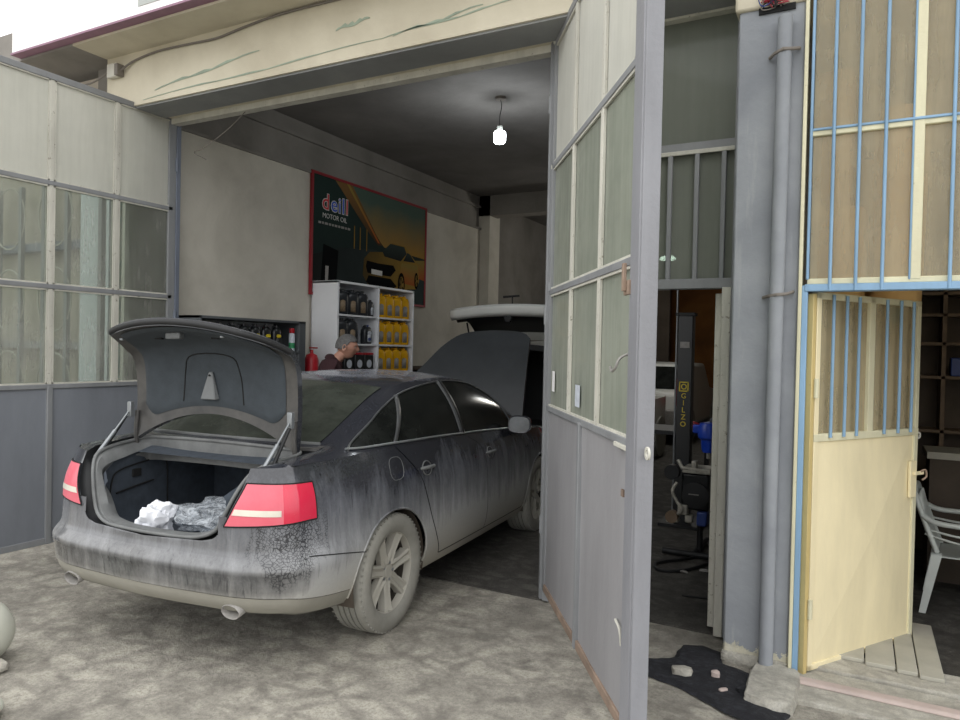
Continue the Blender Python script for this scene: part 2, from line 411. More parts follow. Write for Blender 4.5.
# yard: one gently uneven sheet of old concrete
def uneven(x0, x1, y0, y1, n, m, amp, z0=0):
    from mathutils import noise
    return [[(x0+(x1-x0)*i/n, y0+(y1-y0)*j/m, z0+amp*(noise.noise((((x0+(x1-x0)*i/n))*1.7, (y0+(y1-y0)*j/m)*1.7, 3.1))-1.1)) for j in range(m+1)] for i in range(n+1)]
struct('ground_yard', MB().grid(uneven(-16, 8, -6, GY, 160, 70, .012)), 'ground', smooth=60)
slab('ground_beyond', (-40, -40, -.2), (40, 18.6, -.06), 'ground')
slab('floor', (-6.2, GY, -.06), (-.5, 18.3, -.004), 'floor')
struct('floor_shop', MB().box((-.42, FY+.32, -.06), (4.5, 9.0, -.004)), 'floor')

slab('wall_left', (-6.1, FY+.10, 0), (-5.8, 10.77, 3.70), 'wall_in')
slab('wall_left_upper', (-6.1, GY+.09, 3.70), (-5.83, 10.77, 4.3), 'conc_dark')
slab('trim_1', (-5.83, GY+.1, 4.07), (-5.79, 10.77, 4.11), 'conc_dark')
slab('trim_2', (-5.80, GY+.1, 3.70), (-5.775, 10.77, 3.73), 'conc_dark')
slab('wall_right', (-.62, GY+.02, 0), (-.42, 18.3, 4.3), 'conc_dark')
slab('ceiling', (-6.1, GY-.0, 4.27), (-.42, 18.3, 4.45), 'ceil')
slab('beam_back', (-5.83, 10.77, 3.93), (-.62, 11.05, 4.27), 'conc_dark')
slab('column_back', (-6.1, 10.77, 0), (-5.62, 11.15, 4.27), 'wall_in')
slab('wall_back_left', (-6.1, 11.15, 0), (-5.9, 18.3, 4.3), 'conc_dark')
slab('wall_back', (-6.1, 18.2, 0), (-.42, 18.4, 4.3), 'orange_wall')
slab('wall_back_partition', (-5.9, 15.6, 0), (-3.7, 15.7, 4.27), 'shop_dark')
slab('baseboard_left', (-5.8, 8.3, 0), (-5.77, 10.7, 1.35), 'conc_dark')

# front beam, its soffit and the overhang that carries the sign
b = MB().box((-5.99, FY, 3.71), (-.3, GY+.08, 4.45))
struct('beam_front', b, 'beige')
slab('trim_soffit', (-5.8, FY+.02, 3.695), (-.63, GY-.05, 3.712), 'soffit')
slab('trim_beam_edge', (-5.8, GY+.02, 3.66), (-.63, GY+.10, 3.712), 'frame_white')
slab('ceiling_overhang', (-5.99, 3.74, 4.17), (4.5, FY, 4.45), 'beige')
slab('ceiling_overhang_left', (-16, 3.74, 4.17), (-5.99, 6.6, 4.45), 'conc_dark')
slab('wall_above', (-5.99, 3.9, 4.45), (4.5, FY+.3, 7.2), 'beige')
slab('wall_neighbour_pier', (-6.3, FY+.12, 0), (-6.1, GY+.3, 4.17), 'conc_dark')
slab('trim_pier', (-6.1, FY+.12, 3.7), (-5.99, GY+.08, 4.17), 'conc_dark')
nb = thing('neighbour_shopfront', 'pale barred shopfront of the neighbouring unit behind the left gate leaf', 'shopfront', (-8.2, FY+.1, 0))
def nbb(name, lo, hi, mat): return MB().box(lo, hi).build(name, mat, nb, True, bevel=.004)
nbb('wall_panel', (-12, FY+.12, 0), (-6.3, FY+.25, 4.1), 'neigh')
nbb('rail', (-12, FY+.02, 2.52), (-6.3, FY+.10, 2.60), 'frame_blue_dark'); nbb('rail', (-12, FY+.02, 1.58), (-6.3, FY+.10, 1.65), 'steel_paint'); nbb('sill', (-12, FY-.02, .95), (-6.3, FY+.12, 1.05), 'steel_paint')
nbb('white_post', (-6.32, FY-.02, 0), (-6.06, FY+.10, 3.2), 'pillar_white'); nbb('post', (-6.05, FY-.03, 0), (-6.0, FY+.1, 3.2), 'steel_paint')
for x in (-11.4, -10.8, -10.2, -9.6, -9.0, -8.45, -7.95, -7.66, -7.28, -6.9, -6.54): nbb('grille_bar', (x-.025, FY-.02, .95), (x+.025, FY+.02, 3.15), 'frame_grey')
for xc in (-7.47, -6.72, -8.2, -9.3):
    for zc in (1.25, 2.05, 2.85):
        MB().tube([(xc+.26*math.cos(a), FY-.01, zc+.30*math.sin(a)) for a in np.linspace(.0, 2*PI, 22)], .008, 6).build('grille_ring', 'frame_white', nb, True, smooth=60)
for x, m_ in ((-5.93, 'pillar_white'), (-5.86, 'frame_blue_dark'), (-5.78, 'teal_strip'), (-5.71, 'frame_white')): nbb('stacked_strip', (x-.022, FY-.02, 0), (x+.022, FY+.02, 3.0), m_)
# paint drips left along the beam face
mb = MB()
for (x0, z0, x1, z1, w) in [(-5.35, 3.80, -4.15, 3.92, .022), (-5.5, 3.74, -3.0, 3.80, .012), (-3.0, 3.80, -1.9, 3.86, .012), (-3.4, 3.93, -3.1, 3.96, .03), (-2.9, 3.80, -2.2, 3.87, .016)]:
    pts = []
    n = 14
    for i in range(n+1):
        t = i/n; pts.append((x0+(x1-x0)*t, z0+(z1-z0)*t+.008*math.sin(9*t)))
    up = [(x, z+w*(.3+math.sin(PI*k/n)*(.6+.4*math.sin(k*2.1)))) for k, (x, z) in enumerate(pts)]
    rows = [[(p[0], FY-.003, p[1]) for p in pts], [(p[0], FY-.003, p[1]) for p in up]]
    mb.grid(rows)
tagk(mb.build('trim_paint_smear', 'green_paint', solid=.002))

# pillar between garage and shop
slab('pillar', (-.63, FY, -.05), (-.30, GY+.35, 3.55), 'pillar_base', .012)
slab('pillar_head', (-.65, FY-.02, 3.50), (-.28, GY+.35, 3.72), 'beige', .015)
# crumbling foot of the pillar
def lump(name, c, d, mat, seed=1, amp=.25, sub=3, **kw):
    from mathutils import noise
    bm = bmesh.new(); bmesh.ops.create_icosphere(bm, subdivisions=sub, radius=1)
    for v in bm.verts:
        p = v.co.copy(); k = max(abs(p.x), abs(p.y), abs(p.z)); q = p.lerp(p/k, kw.get('sq', .55))
        q *= 1+amp*noise.noise(p*1.6+Vector((seed*7.1, 0, 0)))+amp*.4*noise.noise(p*5+Vector((0, seed*3.3, 0)))
        v.co = Vector((q.x*d[0]/2, q.y*d[1]/2, q.z*d[2]/2))
    mz = min(v.co.z for v in bm.verts)
    for v in bm.verts: v.co.z -= mz
    me = bpy.data.meshes.new(name); bm.to_mesh(me); bm.free(); me.materials.append(M[mat])
    me.polygons.foreach_set('use_smooth', [True]*len(me.polygons)); me.set_sharp_from_angle(angle=R(35))
    o = bpy.data.objects.new(name, me); COL.objects.link(o); o.location = c
    if 'rz' in kw: o.rotation_euler = (0, 0, kw['rz'])
    return o
tagk(lump('pillar_foot', (-.465, FY+.20, -.04), (.36, .46, .10), 'conc', 3, .04, 4, sq=.8))
tagk(lump('step_block', (-.35, FY-.24, -.05), (.24, .46, .10), 'conc', 5, .07, 4, sq=.75))
# shop threshold
struct('step_shop', MB().box((-.30, FY-.30, -.05), (4.5, FY+.10, .012)).box((-.30, FY+.1, -.05), (4.5, FY+.36, .03)), 'conc', bevel=.01)
# soot patch in front of the passage
from mathutils import noise as _ns
mb = MB(); n = 72; cx, cy = -.72, 3.80
outline = [(-1.02, 3.69), (-.93, 3.66), (-.84, 3.63), (-.74, 3.60), (-.64, 3.54), (-.52, 3.47), (-.38, 3.42), (-.27, 3.42), (-.25, 3.60), (-.30, 3.80), (-.42, 3.93), (-.52, 3.99), (-.62, 4.02), (-.64, 4.10), (-.66, 4.17), (-.76, 4.21), (-.86, 4.16), (-.88, 4.05), (-.86, 3.97), (-.94, 3.90), (-1.03, 3.86)]
pp = []
for i in range(len(outline)):
    a, b_ = outline[i], outline[(i+1) % len(outline)]
    for k in range(6):
        t = k/6; x = a[0]+(b_[0]-a[0])*t; y = a[1]+(b_[1]-a[1])*t
        j = .018*_ns.noise((x*14, y*14, 0)); pp.append((x+j, y-j))
vs = [(cx, cy, .016)]+[(cx+(x-cx)*.8, cy+(y-cy)*.8, .012) for x, y in pp]+[(x, y, -.004) for x, y in pp]
N = len(pp); fs = [(0, 1+i, 1+(i+1) % N) for i in range(N)]+[(1+i, 1+N+i, 1+N+(i+1) % N, 1+(i+1) % N) for i in range(N)]
tag(MB().add(vs, fs).build('soot_patch', 'soot'), 'black sooty grit spilled on the concrete before the passage', 'soot', kind='stuff')
stones = [((-.775, 3.735, .0), (.105, .055, .05), 'conc', 'grey brick-shaped stone lying on the black grit', .2), ((-.62, 3.80, .0), (.045, .04, .04), 'pink_board', 'small round tan stone on the black grit', 0),
          ((-.56, 3.66, .0), (.05, .025, .02), 'pink_board', 'flat tan chip of stone nearest the camera on the black grit', .8), ((-.47, 3.70, .0), (.07, .05, .035), 'soot', 'dark pebble beside the foot of the pillar', .4)]
for i, (c, d, m, lb, rz) in enumerate(stones):
    tag(lump('stone', (c[0], c[1], .005), d, m, 10+i, .2, 2, rz=rz), lb, 'stone', 'loose stones on the black grit')
tag(lump('rounded_stand_in', (-4.00, 2.03, -.03), (.34, .34, .34), 'stone', 2, .03, 4, sq=.0), 'large smooth pale round stand-in shape at the left edge of the photo', 'stone')  # invented stone in place of what looks like a scooter front
tag(lump('rounded_stand_in', (-3.42, 1.68, -.03), (.30, .30, .12), 'stone', 4, .03, 4, sq=.0), 'flat pale round stand-in shape in the bottom left corner of the photo', 'stone')  # second invented stone of the scooter stand-in
tag(lump('brick_fragment', (-3.80, 2.02, -.01), (.13, .08, .06), 'conc', 8, .2, 2), 'small pale rubble lump beside the large round shape', 'stone')

# sign over the overhang
s = thing('shop_sign', 'long white fascia sign with a grey panel above the garage', 'sign', (-4.0, 3.70, 4.19))
MB().box((-6.74, 3.66, 4.205), (4.5, 3.78, 5.5)).build('sign_panel', 'white_sign', s, True)
MB().box((-6.75, 3.65, 4.19), (4.51, 3.79, 4.207)).build('edge_strip', 'sign_edge', s, True)
MB().box((-5.03, 3.655, 4.27), (4.4, 3.661, 5.4)).build('grey_panel', 'sign_grey', s, True)
mb = MB(); c = (-4.73, 4.47)
mb.lathe([(.062, 0), (.085, 0), (.085, .004), (.062, .004), (.062, 0)], 28, 0, Matrix.Translation((c[0], 3.655, c[1]+.0)) @ Matrix.Rotation(PI/2, 4, 'X') @ Matrix.Diagonal((.8, 1.3, 1, 1)))
mb.box((c[0]-.012, 3.650, c[1]-.08), (c[0]+.012, 3.655, c[1]+.08))
mb.build('round_emblem', 'white_sign', s, True)
slab('trim_stub', (-6.90, 3.9, 4.46), (-6.76, 4.1, 4.9), 'conc_dark')
# cable with junction box under the overhang
t = thing('junction_box', 'small cream junction box at the left end of the beam', 'junction box', (-5.82, FY, 4.02))
MB().box((-5.93, FY-.05, 3.98), (-5.80, FY, 4.10)).build('box', 'frame_white', t, True, bevel=.008)
MB().box((-5.80, FY-.07, 3.98), (-5.755, FY, 4.08)).build('cover', 'cable', t, True, bevel=.005)
pts = [(-5.76, FY-.04, 4.02), (-5.6, FY-.015, 4.09), (-5.3, FY-.012, 4.12), (-4.9, FY-.012, 4.11), (-4.6, FY-.012, 4.10), (-4.3, FY-.012, 4.13), (-3.9, FY-.012, 4.155), (-3.2, FY-.012, 4.15), (-2, FY-.012, 4.15), (-.4, FY-.012, 4.14)]
def smooth_pts(P, k=6, closed=False):
    P = [np.array(p, float) for p in P]; out = []
    n = len(P)
    rngi = range(n if closed else n-1)
    for i in rngi:
        p0 = P[(i-1) % n] if closed or i > 0 else 2*P[0]-P[1]
        p1 = P[i]; p2 = P[(i+1) % n]
        p3 = P[(i+2) % n] if closed or i+2 < n else 2*P[-1]-P[-2]
        for j in range(k):
            t = j/k; out.append(.5*((2*p1)+(-p0+p2)*t+(2*p0-5*p1+4*p2-p3)*t*t+(-p0+3*p1-3*p2+p3)*t**3))
    if not closed: out.append(P[-1])
    return out
tag(MB().tube(smooth_pts(pts), .009, 6).build('conduit_cable', 'cable', smooth=60, origin=True), 'grey cable clipped along the top of the cream beam', 'cable')
tag(MB().tube(smooth_pts([(-5.95, FY-.03, 4.03), (-6.2, FY+.0, 4.0), (-6.6, FY+.1, 4.05), (-6.95, FY, 3.95)]), .008, 6).build('loose_cable', 'cable', smooth=60, origin=True), 'thin cable running left from the junction box', 'cable')
tag(MB().tube(smooth_pts([(-4.72, GY+.05, 3.66), (-4.9, GY+.02, 3.52), (-5.2, GY+.03, 3.40), (-5.35, GY+.05, 3.38), (-5.25, GY+.1, 3.32)]), .004, 5).build('hanging_wire', 'cable', smooth=60, origin=True), 'thin wire hanging loose under the left end of the beam', 'wire')

# ------------------------------------------------------------------ big gate leaves
def gate_leaf(label, loc, rot, cols, rows, zb, ztop, side, paint, bar, mull, glass, extra):
    t = thing('gate_leaf', label, 'gate', loc, rot)
    L = cols[-1]; h = .022
    MB().box((-.03, -h, zb), (.045, h, ztop)).build('hinge_stile', bar, t, bevel=.004)
    MB().box((0, -h, ztop-.05), (L+.05, h, ztop)).build('top_rail', bar, t, bevel=.004)
    MB().box((0, -h, zb), (L, h, zb+.05)).build('bottom_rail', extra.get('bottom', bar), t, bevel=.004)
    for x in cols[1:-1]:
        MB().box((x-.018, -h*.8, rows[0]), (x+.018, h*.8, ztop-.03)).build('mullion', mull, t, bevel=.004)
    for z in rows:
        MB().box((0, -h, z-.018), (L, h, z+.018)).build('cross_rail', extra.get('cross', bar), t, bevel=.004)
    pn = MB(); zs = list(rows)+[ztop-.03]
    # cream putty strips round every pane, and the panes
    pt = MB(); g2 = MB()
    for i in range(len(cols)-1):
        for j in range(len(zs)-1):
            a, b = cols[i]+.018, cols[i+1]-.018; c, d = zs[j]+.018, zs[j+1]-.018
            (g2 if j == len(zs)-2 else pn).box((a, -.002, c), (b, .002, d))
            for s_ in (-1, 1):
                y0, y1 = sorted((s_*.004, s_*.016)); w = .012
                pt.box((a, y0, c), (a+w, y1, d)).box((b-w, y0, c), (b, y1, d)).box((a, y0, c), (b, y1, c+w)).box((a, y0, d-w), (b, y1, d))
    pn.build('glass_panes', glass, t)
    g2.build('upper_panes', 'glassUp', t); pt.build('putty', 'frame_white', t)
    seams = extra['seams']; xs = [0]+seams+[L]
    for i in range(len(xs)-1):
        # sheet with faint dents
        x0, x1 = xs[i]+.004, xs[i+1]-.004; z0, z1 = zb+.04, rows[0]-.015
        for s_ in (side,):
            P = [[(x0+(x1-x0)*a/16, s_*(.010+.006*_ns.noise(((x0+(x1-x0)*a/16)*2.3, b*.13, 4.4))), z0+(z1-z0)*b/24) for b in range(25)] for a in range(17)]
            Q = [[(p[0], -.014*s_, p[2]) for p in r_] for r_ in P]
            m = MB().grid(P).grid(Q)
            m.build('steel_sheet', paint, t, smooth=60)
    for x in seams:
        MB().box((x-.022, -.03, zb), (x+.022, .03, rows[0])).build('sheet_seam_bar', bar, t, bevel=.004)
    return t

gl = gate_leaf('tall glazed steel gate leaf folded open at the left of the garage', (-5.64, GY+.05, 0), -PI/2,
               [0, .555, 1.11, 1.665, 2.25], [1.30, 2.085, 2.893], .06, 3.745, 1, 'steel_paint_left', 'frame_grey', 'frame_white', 'glassL', dict(seams=[1.11], cross='frame_grey'))
MB().box((-.075, -.03, 0), (-.03, .03, 3.75)).build('hinge_post', 'frame_blue_dark', gl, bevel=.004)
for z in (.5, 1.9, 3.3): MB().tube([(-.03, .03, z-.06), (-.03, .03, z+.06)], .014, 10).build('hinge', 'frame_blue_dark', gl, smooth=50)
MB().box((2.25, -.03, 0.03), (2.33, .03, 3.745)).build('edge_post', 'frame_grey', gl, bevel=.004)

gr = gate_leaf('tall glazed steel gate leaf standing open in the foreground', (-1.825, 4.412, 0), R(-56.2),
               [0, .61, 1.235, 1.84], [1.285, 2.05, 2.88], .07, 3.72, -1, 'steel_paint', 'frame_grey', 'frame_white', 'glassR', dict(seams=[.93], bottom='rust'))
MB().box((1.84, -.05, .04), (1.955, .02, 3.78)).build('edge_post', 'post', gr, bevel=.006)
MB().box((1.955, -.045, .04), (1.97, .025, 3.78)).build('edge_flange', 'post', gr, bevel=.003)
MB().box((-.06, -.035, 0), (-.02, .035, 3.72)).build('hinge_post', 'frame_grey', gr, bevel=.004)
for z in (.5, 1.9, 3.3): MB().tube([(-.035, -.03, z-.06), (-.035, -.03, z+.06)], .014, 10).build('hinge', 'frame_grey', gr, smooth=50)
MB().tube(smooth_pts([(1.80, -.03, 1.66), (1.80, -.07, 1.64), (1.79, -.085, 1.60), (1.74, -.085, 1.585), (1.68, -.075, 1.60)]), .006, 6).build('hook', 'label_grey', gr, smooth=60)
MB().tube(smooth_pts([(1.67, -.022, .505), (1.71, -.03, .51), (1.75, -.03, .50), (1.765, -.028, .47), (1.765, -.024, .43)]), .006, 6).build('hook', 'frame_white', gr, smooth=60)
MB().box((1.79, -.06, 1.90), (1.86, -.045, 1.96)).box((1.81, -.075, 1.915), (1.835, -.06, 2.03)).build('bolt', 'rust', gr, bevel=.003)
MB().lathe([(.014, -.004), (.026, -.004), (.026, .004), (.014, .004), (.014, -.004)], 20, 0, Matrix.Translation((1.995, -.01, 1.275)) @ Matrix.Rotation(PI/2, 4, 'X')).build('lock_ring', 'frame_white', gr, smooth=40)
MB().box((1.62, -.022, 1.255), (1.80, -.036, 1.275)).build('slide_latch', 'frame_white', gr, bevel=.003)
MB().box((1.70, -.014, 1.05), (1.73, -.022, 1.08)).build('rivet_plate', 'rust', gr)
MB().cbox((.17, -.012, 1.47), (.07, .002, .13)).build('sticker', 'white_sign', gr)
MB().cbox((.83, -.012, 1.42), (.10, .002, .12)).build('sticker', 'label_white', gr)

# ------------------------------------------------------------------ fixed glazed side panel with the passage
sp = thing('glazed_side_panel', 'fixed glazed panel above the dark passage beside the grey pillar', 'window panel', (-1.25, GY, 0))
def wb(name, lo, hi, mat, par, bev=.004): return MB().box(lo, hi).build(name, mat, par, True, bevel=bev)
y0, y1 = GY-.03, GY+.03
wb('post', (-1.84, y0, 0), (-1.79, y1, 3.70), 'frame_grey', sp)
wb('post', (-.735, y0-.02, 0), (-.685, y1, 2.06), 'frame_white', sp)
wb('post', (-.685, y0-.02, 0), (-.635, y1, 3.70), 'frame_grey', sp)
wb('post', (-1.34, y0, 0), (-1.29, y1, 3.70), 'frame_grey', sp)
wb('lintel', (-1.84, y0-.015, 2.055), (-.65, y1, 2.115), 'frame_grey', sp)
wb('transom', (-1.84, y0, 2.885), (-.65, y1, 2.935), 'frame_grey', sp)
wb('transom_putty', (-1.84, y0-.008, 2.862), (-.65, y0+.002, 2.888), 'frame_white', sp)
wb('top_rail', (-1.84, y0-.02, 3.68), (-.65, y1, 3.76), 'frame_white', sp)
for x in (-1.575, -1.06, -.90, -.745):
    wb('bar', (x-.014, y0-.006, 2.11), (x+.014, y0+.02, 2.884), 'frame_grey', sp)
wb('lower_panes', (-1.80, GY+.010, 2.11), (-.68, GY+.014, 2.89), 'glassD', sp, 0)
wb('upper_pane', (-1.80, GY+.010, 2.93), (-.68, GY+.014, 3.69), 'glassD', sp, 0)
wb('side_pane', (-1.80, GY+.010, 1.2), (-1.33, GY+.014, 2.06), 'glassD', sp, 0)
wb('side_sheet', (-1.80, GY-.01, .0), (-1.33, GY+.012, 1.2), 'steel_paint', sp, 0)
# peeling wooden door edge that stands folded inside the passage
dp = thing('passage_door', 'narrow peeling door leaf folded back inside the dark passage', 'door', (-.73, GY+.05, 0))
wb('leaf', (-.775, GY+.05, .02), (-.74, GY+.95, 2.03), 'steel_paint', dp)
wb('edge_strip', (-.785, GY+.035, .02), (-.735, GY+.055, 2.03), 'frame_white', dp)

# ------------------------------------------------------------------ pipe and cable niche on the pillar
pp_ = thing('drain_pipe', 'grey painted vertical pipe running down the pillar', 'pipe', (-.405, FY-.04, 0))
MB().tube(smooth_pts([(-.395, FY-.045, 3.42), (-.395, FY-.045, 3.3), (-.40, FY-.045, 2.2), (-.405, FY-.045, 1.0), (-.405, FY-.045, .02)]), .036, 16).build('pipe', 'pillar', pp_, True, smooth=50)
for z in (3.24, 1.98):
    MB().tube([(-.47, FY-.01, z-.01), (-.44, FY-.055, z-.005), (-.395, FY-.088, z), (-.35, FY-.055, z+.005), (-.325, FY-.01, z+.02)], .009, 6).build('clamp', 'cable', pp_, True, smooth=60)
nc = thing('cable_niche', 'ragged hole full of tangled wires at the top of the pillar', 'wiring', (-.43, FY, 3.45))
MB().box((-.53, FY-.012, 3.47), (-.35, FY+.0, 3.62)).build('recess', 'blackgap', nc, True)
for k in range(16):
    a = [(-.52+.16*random.random(), FY-.012-.03*random.random(), 3.48+.13*random.random()) for _ in range(5)]
    MB().tube(smooth_pts(a, 4), .0035, 5).build('wire', random.choice(['blue_lbl', 'cable', 'rubber', 'conc_dark', 'dkred']), nc, True, smooth=60)
for k in range(22):
    a = k/22*2*PI; c = (-.44+.105*math.cos(a)*(1+.1*random.random()), FY-.006, 3.545+.09*math.sin(a))
    pass

# ------------------------------------------------------------------ right-hand shop
X0 = -.30
fr = thing('shop_window', 'tall pale yellow shop window frame with light blue bars', 'window', (.9, FY, 2.02))
wb('outer_post', (X0, FY-.03, .02), (X0+.018, FY+.05, 3.72), 'yellow_frame', fr)
wb('blue_stile', (X0+.018, FY-.025, .02), (X0+.046, FY+.04, 2.03), 'blue_bar', fr)
wb('blue_stile', (X0+.034, FY-.02, 2.06), (X0+.048, FY+.02, 3.72), 'blue_bar', fr)
wb('blue_rail', (X0+.03, FY-.03, 1.998), (4.4, FY+.04, 2.035), 'blue_bar', fr)
wb('sill_rail', (X0+.04, FY-.01, 2.035), (4.4, FY+.03, 2.065), 'yellow_frame', fr)
wb('transom', (X0+.04, FY-.01, 2.795), (4.4, FY+.03, 2.825), 'yellow_frame', fr)
wb('transom_edge', (X0+.04, FY-.018, 2.820), (4.4, FY-.008, 2.834), 'blue_bar', fr)
wb('top_rail', (X0, FY-.03, 3.68), (4.4, FY+.05, 3.76), 'yellow_frame', fr)
for k in range(8):
    x = .218+k*.60
    wb('mullion', (x-.022, FY-.012, 2.05), (x+.022, FY+.03, 3.70), 'yellow_frame', fr)
    wb('mullion_edge', (x-.030, FY-.016, 2.05), (x-.021, FY, 3.70), 'blue_bar', fr)
x = -.154; k = 0
while x < 4.3:
    MB().tube([(x, FY-.028, 2.0), (x, FY-.028, 3.72)], .0085, 8).build('bar', 'blue_bar', fr, True, smooth=60); x += [.115, .115, .28, .13][k % 4]; k += 1
wb('window_panes', (X0+.05, FY+.008, 2.06), (4.35, FY+.012, 3.70), 'glassB', fr, 0)
slab('wall_shop_front_right', (1.55, FY+.06, 0), (4.5, FY+.2, 2.0), 'pillar')
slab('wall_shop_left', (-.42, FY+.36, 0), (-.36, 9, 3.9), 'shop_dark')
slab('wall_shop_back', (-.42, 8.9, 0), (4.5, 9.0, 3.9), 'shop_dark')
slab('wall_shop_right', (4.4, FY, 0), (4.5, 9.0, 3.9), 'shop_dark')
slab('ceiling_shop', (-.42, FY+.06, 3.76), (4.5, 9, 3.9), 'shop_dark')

# yellow door leaf, swung inwards
ang = math.atan2(4.91-4.10, .29+.22); Wd = .957
yd = thing('shop_door', 'pale yellow steel door leaf with barred window, swung inward', 'door', (-.225, 4.10, 0), ang)
z0, z1, zm = .02, 2.0, 1.24
def lb(name, lo, hi, mat, bev=.003): return MB().box(lo, hi).build(name, mat, yd, bevel=bev)
lb('jamb_post', (-.032, -.018, .01), (-.004, .05, 1.99), 'yellow_jamb')
lb('stile', (0, -.02, z0), (.035, .02, z1), 'yellow_door'); lb('stile', (Wd-.035, -.02, z0), (Wd, .02, z1), 'yellow_frame')
lb('rail', (0, -.02, z1-.035), (Wd, .02, z1), 'yellow_frame'); lb('rail', (0, -.02, z0), (Wd, .02, z0+.03), 'yellow_door')
lb('rail', (0, -.022, zm-.02), (Wd, .022, zm+.02), 'yellow_frame')
lb('mullion', (.46, -.02, zm), (.51, .015, z1), 'yellow_frame')
for s_ in (-1, 1):
    pass
# pressed lower sheet: a shallow four-sided point
c = (Wd/2, -.014-.030, .66); q = [(.035, -.010, .05), (Wd-.035, -.010, .05), (Wd-.035, -.010, zm-.02), (.035, -.010, zm-.02)]
MB().add(q+[c], [(0, 1, 4), (1, 2, 4), (2, 3, 4), (3, 0, 4)]).add([(p[0], .012, p[2]) for p in q], [(3, 2, 1, 0)]).build('pressed_sheet', 'yellow_door', yd)
lb('glass_pane', (.035, .0, zm+.02), (.46, .003, z1-.035), 'glassB', 0); lb('glass_pane', (.51, .0, zm+.02), (Wd-.035, .003, z1-.035), 'glassB', 0)
for x in (.12, .235, .345, .60, .735, .86):
    MB().tube([(x, -.03, zm-.0), (x, -.03, z1-.01)], .0085, 8).build('bar', 'blue_bar', yd, smooth=60)
MB().box((Wd-.09, -.035, .86), (Wd-.03, -.018, 1.07)).box((Wd-.07, -.05, .99), (Wd+.02, -.035, 1.01)).build('latch_plate', 'yellow_door', yd, bevel=.003)
MB().tube(smooth_pts([(Wd-.02, -.04, 1.0), (Wd+.01, -.06, 1.02), (Wd+.025, -.06, .98), (Wd, -.05, .96)]), .006, 6).build('hasp', 'rust', yd, smooth=60)
MB().lathe([(.011, -.004), (.021, -.004), (.021, .004), (.011, .004), (.011, -.004)], 18, 0, Matrix.Translation((Wd+.02, -.01, 1.215)) @ Matrix.Rotation(PI/2, 4, 'X')).build('lock_ring', 'frame_white', yd, smooth=40)
for z in (.35, 1.5): MB().tube([(-.006, -.028, z-.05), (-.006, -.028, z+.05)], .012, 10).build('hinge', 'yellow_frame', yd, smooth=50)
# small sticker in the door's upper right pane
MB().box((.66, .004, 1.84), (.83, .006, 1.97)).build('paper_sticker', 'yellow_frame', yd)
MB().box((.69, .002, 1.86), (.80, .0035, 1.95)).build('sticker_print', 'green_paint', yd)

# big brown wrapped rolls standing behind the door and window glass
def roll(x, y, r_, h, lb_, lean=0, mat='cardboard'):
    t = thing('wrapped_roll', lb_, 'roll', (x, y, 0), 0, 'tall brown rolls behind the shop window')
    n = 28; P = []
    for k in range(n):
        a = 2*PI*k/n; rr = r_*(1+.05*math.sin(3*a+x*9)+.03*math.sin(7*a))
        P.append([(rr*math.cos(a)*q_+lean*z_, rr*math.sin(a)*q_, z_) for z_, q_ in [(0, .96), (.02, 1), (h*.3, 1.0), (h*.6, .98), (h*.97, 1), (h, .95), (h, .02)]])
    MB().grid(P, 0, None, True).build('wrap', mat, t, smooth=50)
    P = [[(r_*1.04*math.cos(2*PI*k/n)*q_+lean*z_, r_*1.04*math.sin(2*PI*k/n)*q_, z_) for z_, q_ in [(1.66, .98), (1.665, 1.02), (1.70, 1.02), (1.705, .98)]] for k in range(n)]
    MB().grid(P, 0, None, True).build('band', 'wood', t, smooth=50)
    return t
r1 = roll(-.14, 4.84, .15, 2.55, 'brown wrapped roll with scrawled writing behind the yellow door'); 
r2 = roll(.12, 5.16, .15, 3.2, 'brown wrapped roll behind the right pane of the yellow door', .02)
r3 = roll(-.19, 5.22, .12, 3.5, 'tallest brown wrapped roll against the shop side wall', .0)
r4 = roll(-.10, 5.60, .12, 3.0, 'brown wrapped roll furthest inside the shop', .03)
for rr_, body, x_, z_ in ((r1, 'eta', -.13, 1.36),):
    T = Matrix.Translation((.02, -.16, 1.34)) @ Matrix.Rotation(R(12), 4, 'Z') @ Matrix.Translation((-.14, 0, 0)) @ Matrix.Rotation(PI/2, 4, 'X')
    text('scrawl', 'eta', .23, 'wood', T, rr_)
# threshold boards
tag(MB().add([(-.27, 3.93, .012), (4.4, 3.85, .012), (4.4, 3.99, .012), (-.27, 3.99, .012), (-.27, 3.94, .032), (4.4, 3.86, .035), (4.4, 3.98, .035), (-.27, 3.985, .035)],
         [(3, 2, 1, 0), (4, 5, 6, 7), (0, 1, 5, 4), (1, 2, 6, 5), (2, 3, 7, 6), (3, 0, 4, 7)]).build('threshold_board', 'pink_board', bevel=.006, origin=True), 'long pinkish weathered board lying along the shop threshold', 'board')
xs = [-.13, .055, .20, .30, .415]
lab = ['pale grey plank by the door hinge under the yellow door', 'second pale grey plank from the door hinge', 'third pale grey plank from the door hinge', 'outermost pale grey plank with a ragged end']
for i in range(4):
    tag(MB().box((xs[i]+.003, 4.33-.02*i, .03), (xs[i+1]-.003, 4.95+.05*i, .052)).build('floor_plank', 'plank', bevel=.004, origin=True), lab[i], 'plank', 'planks under the yellow door')

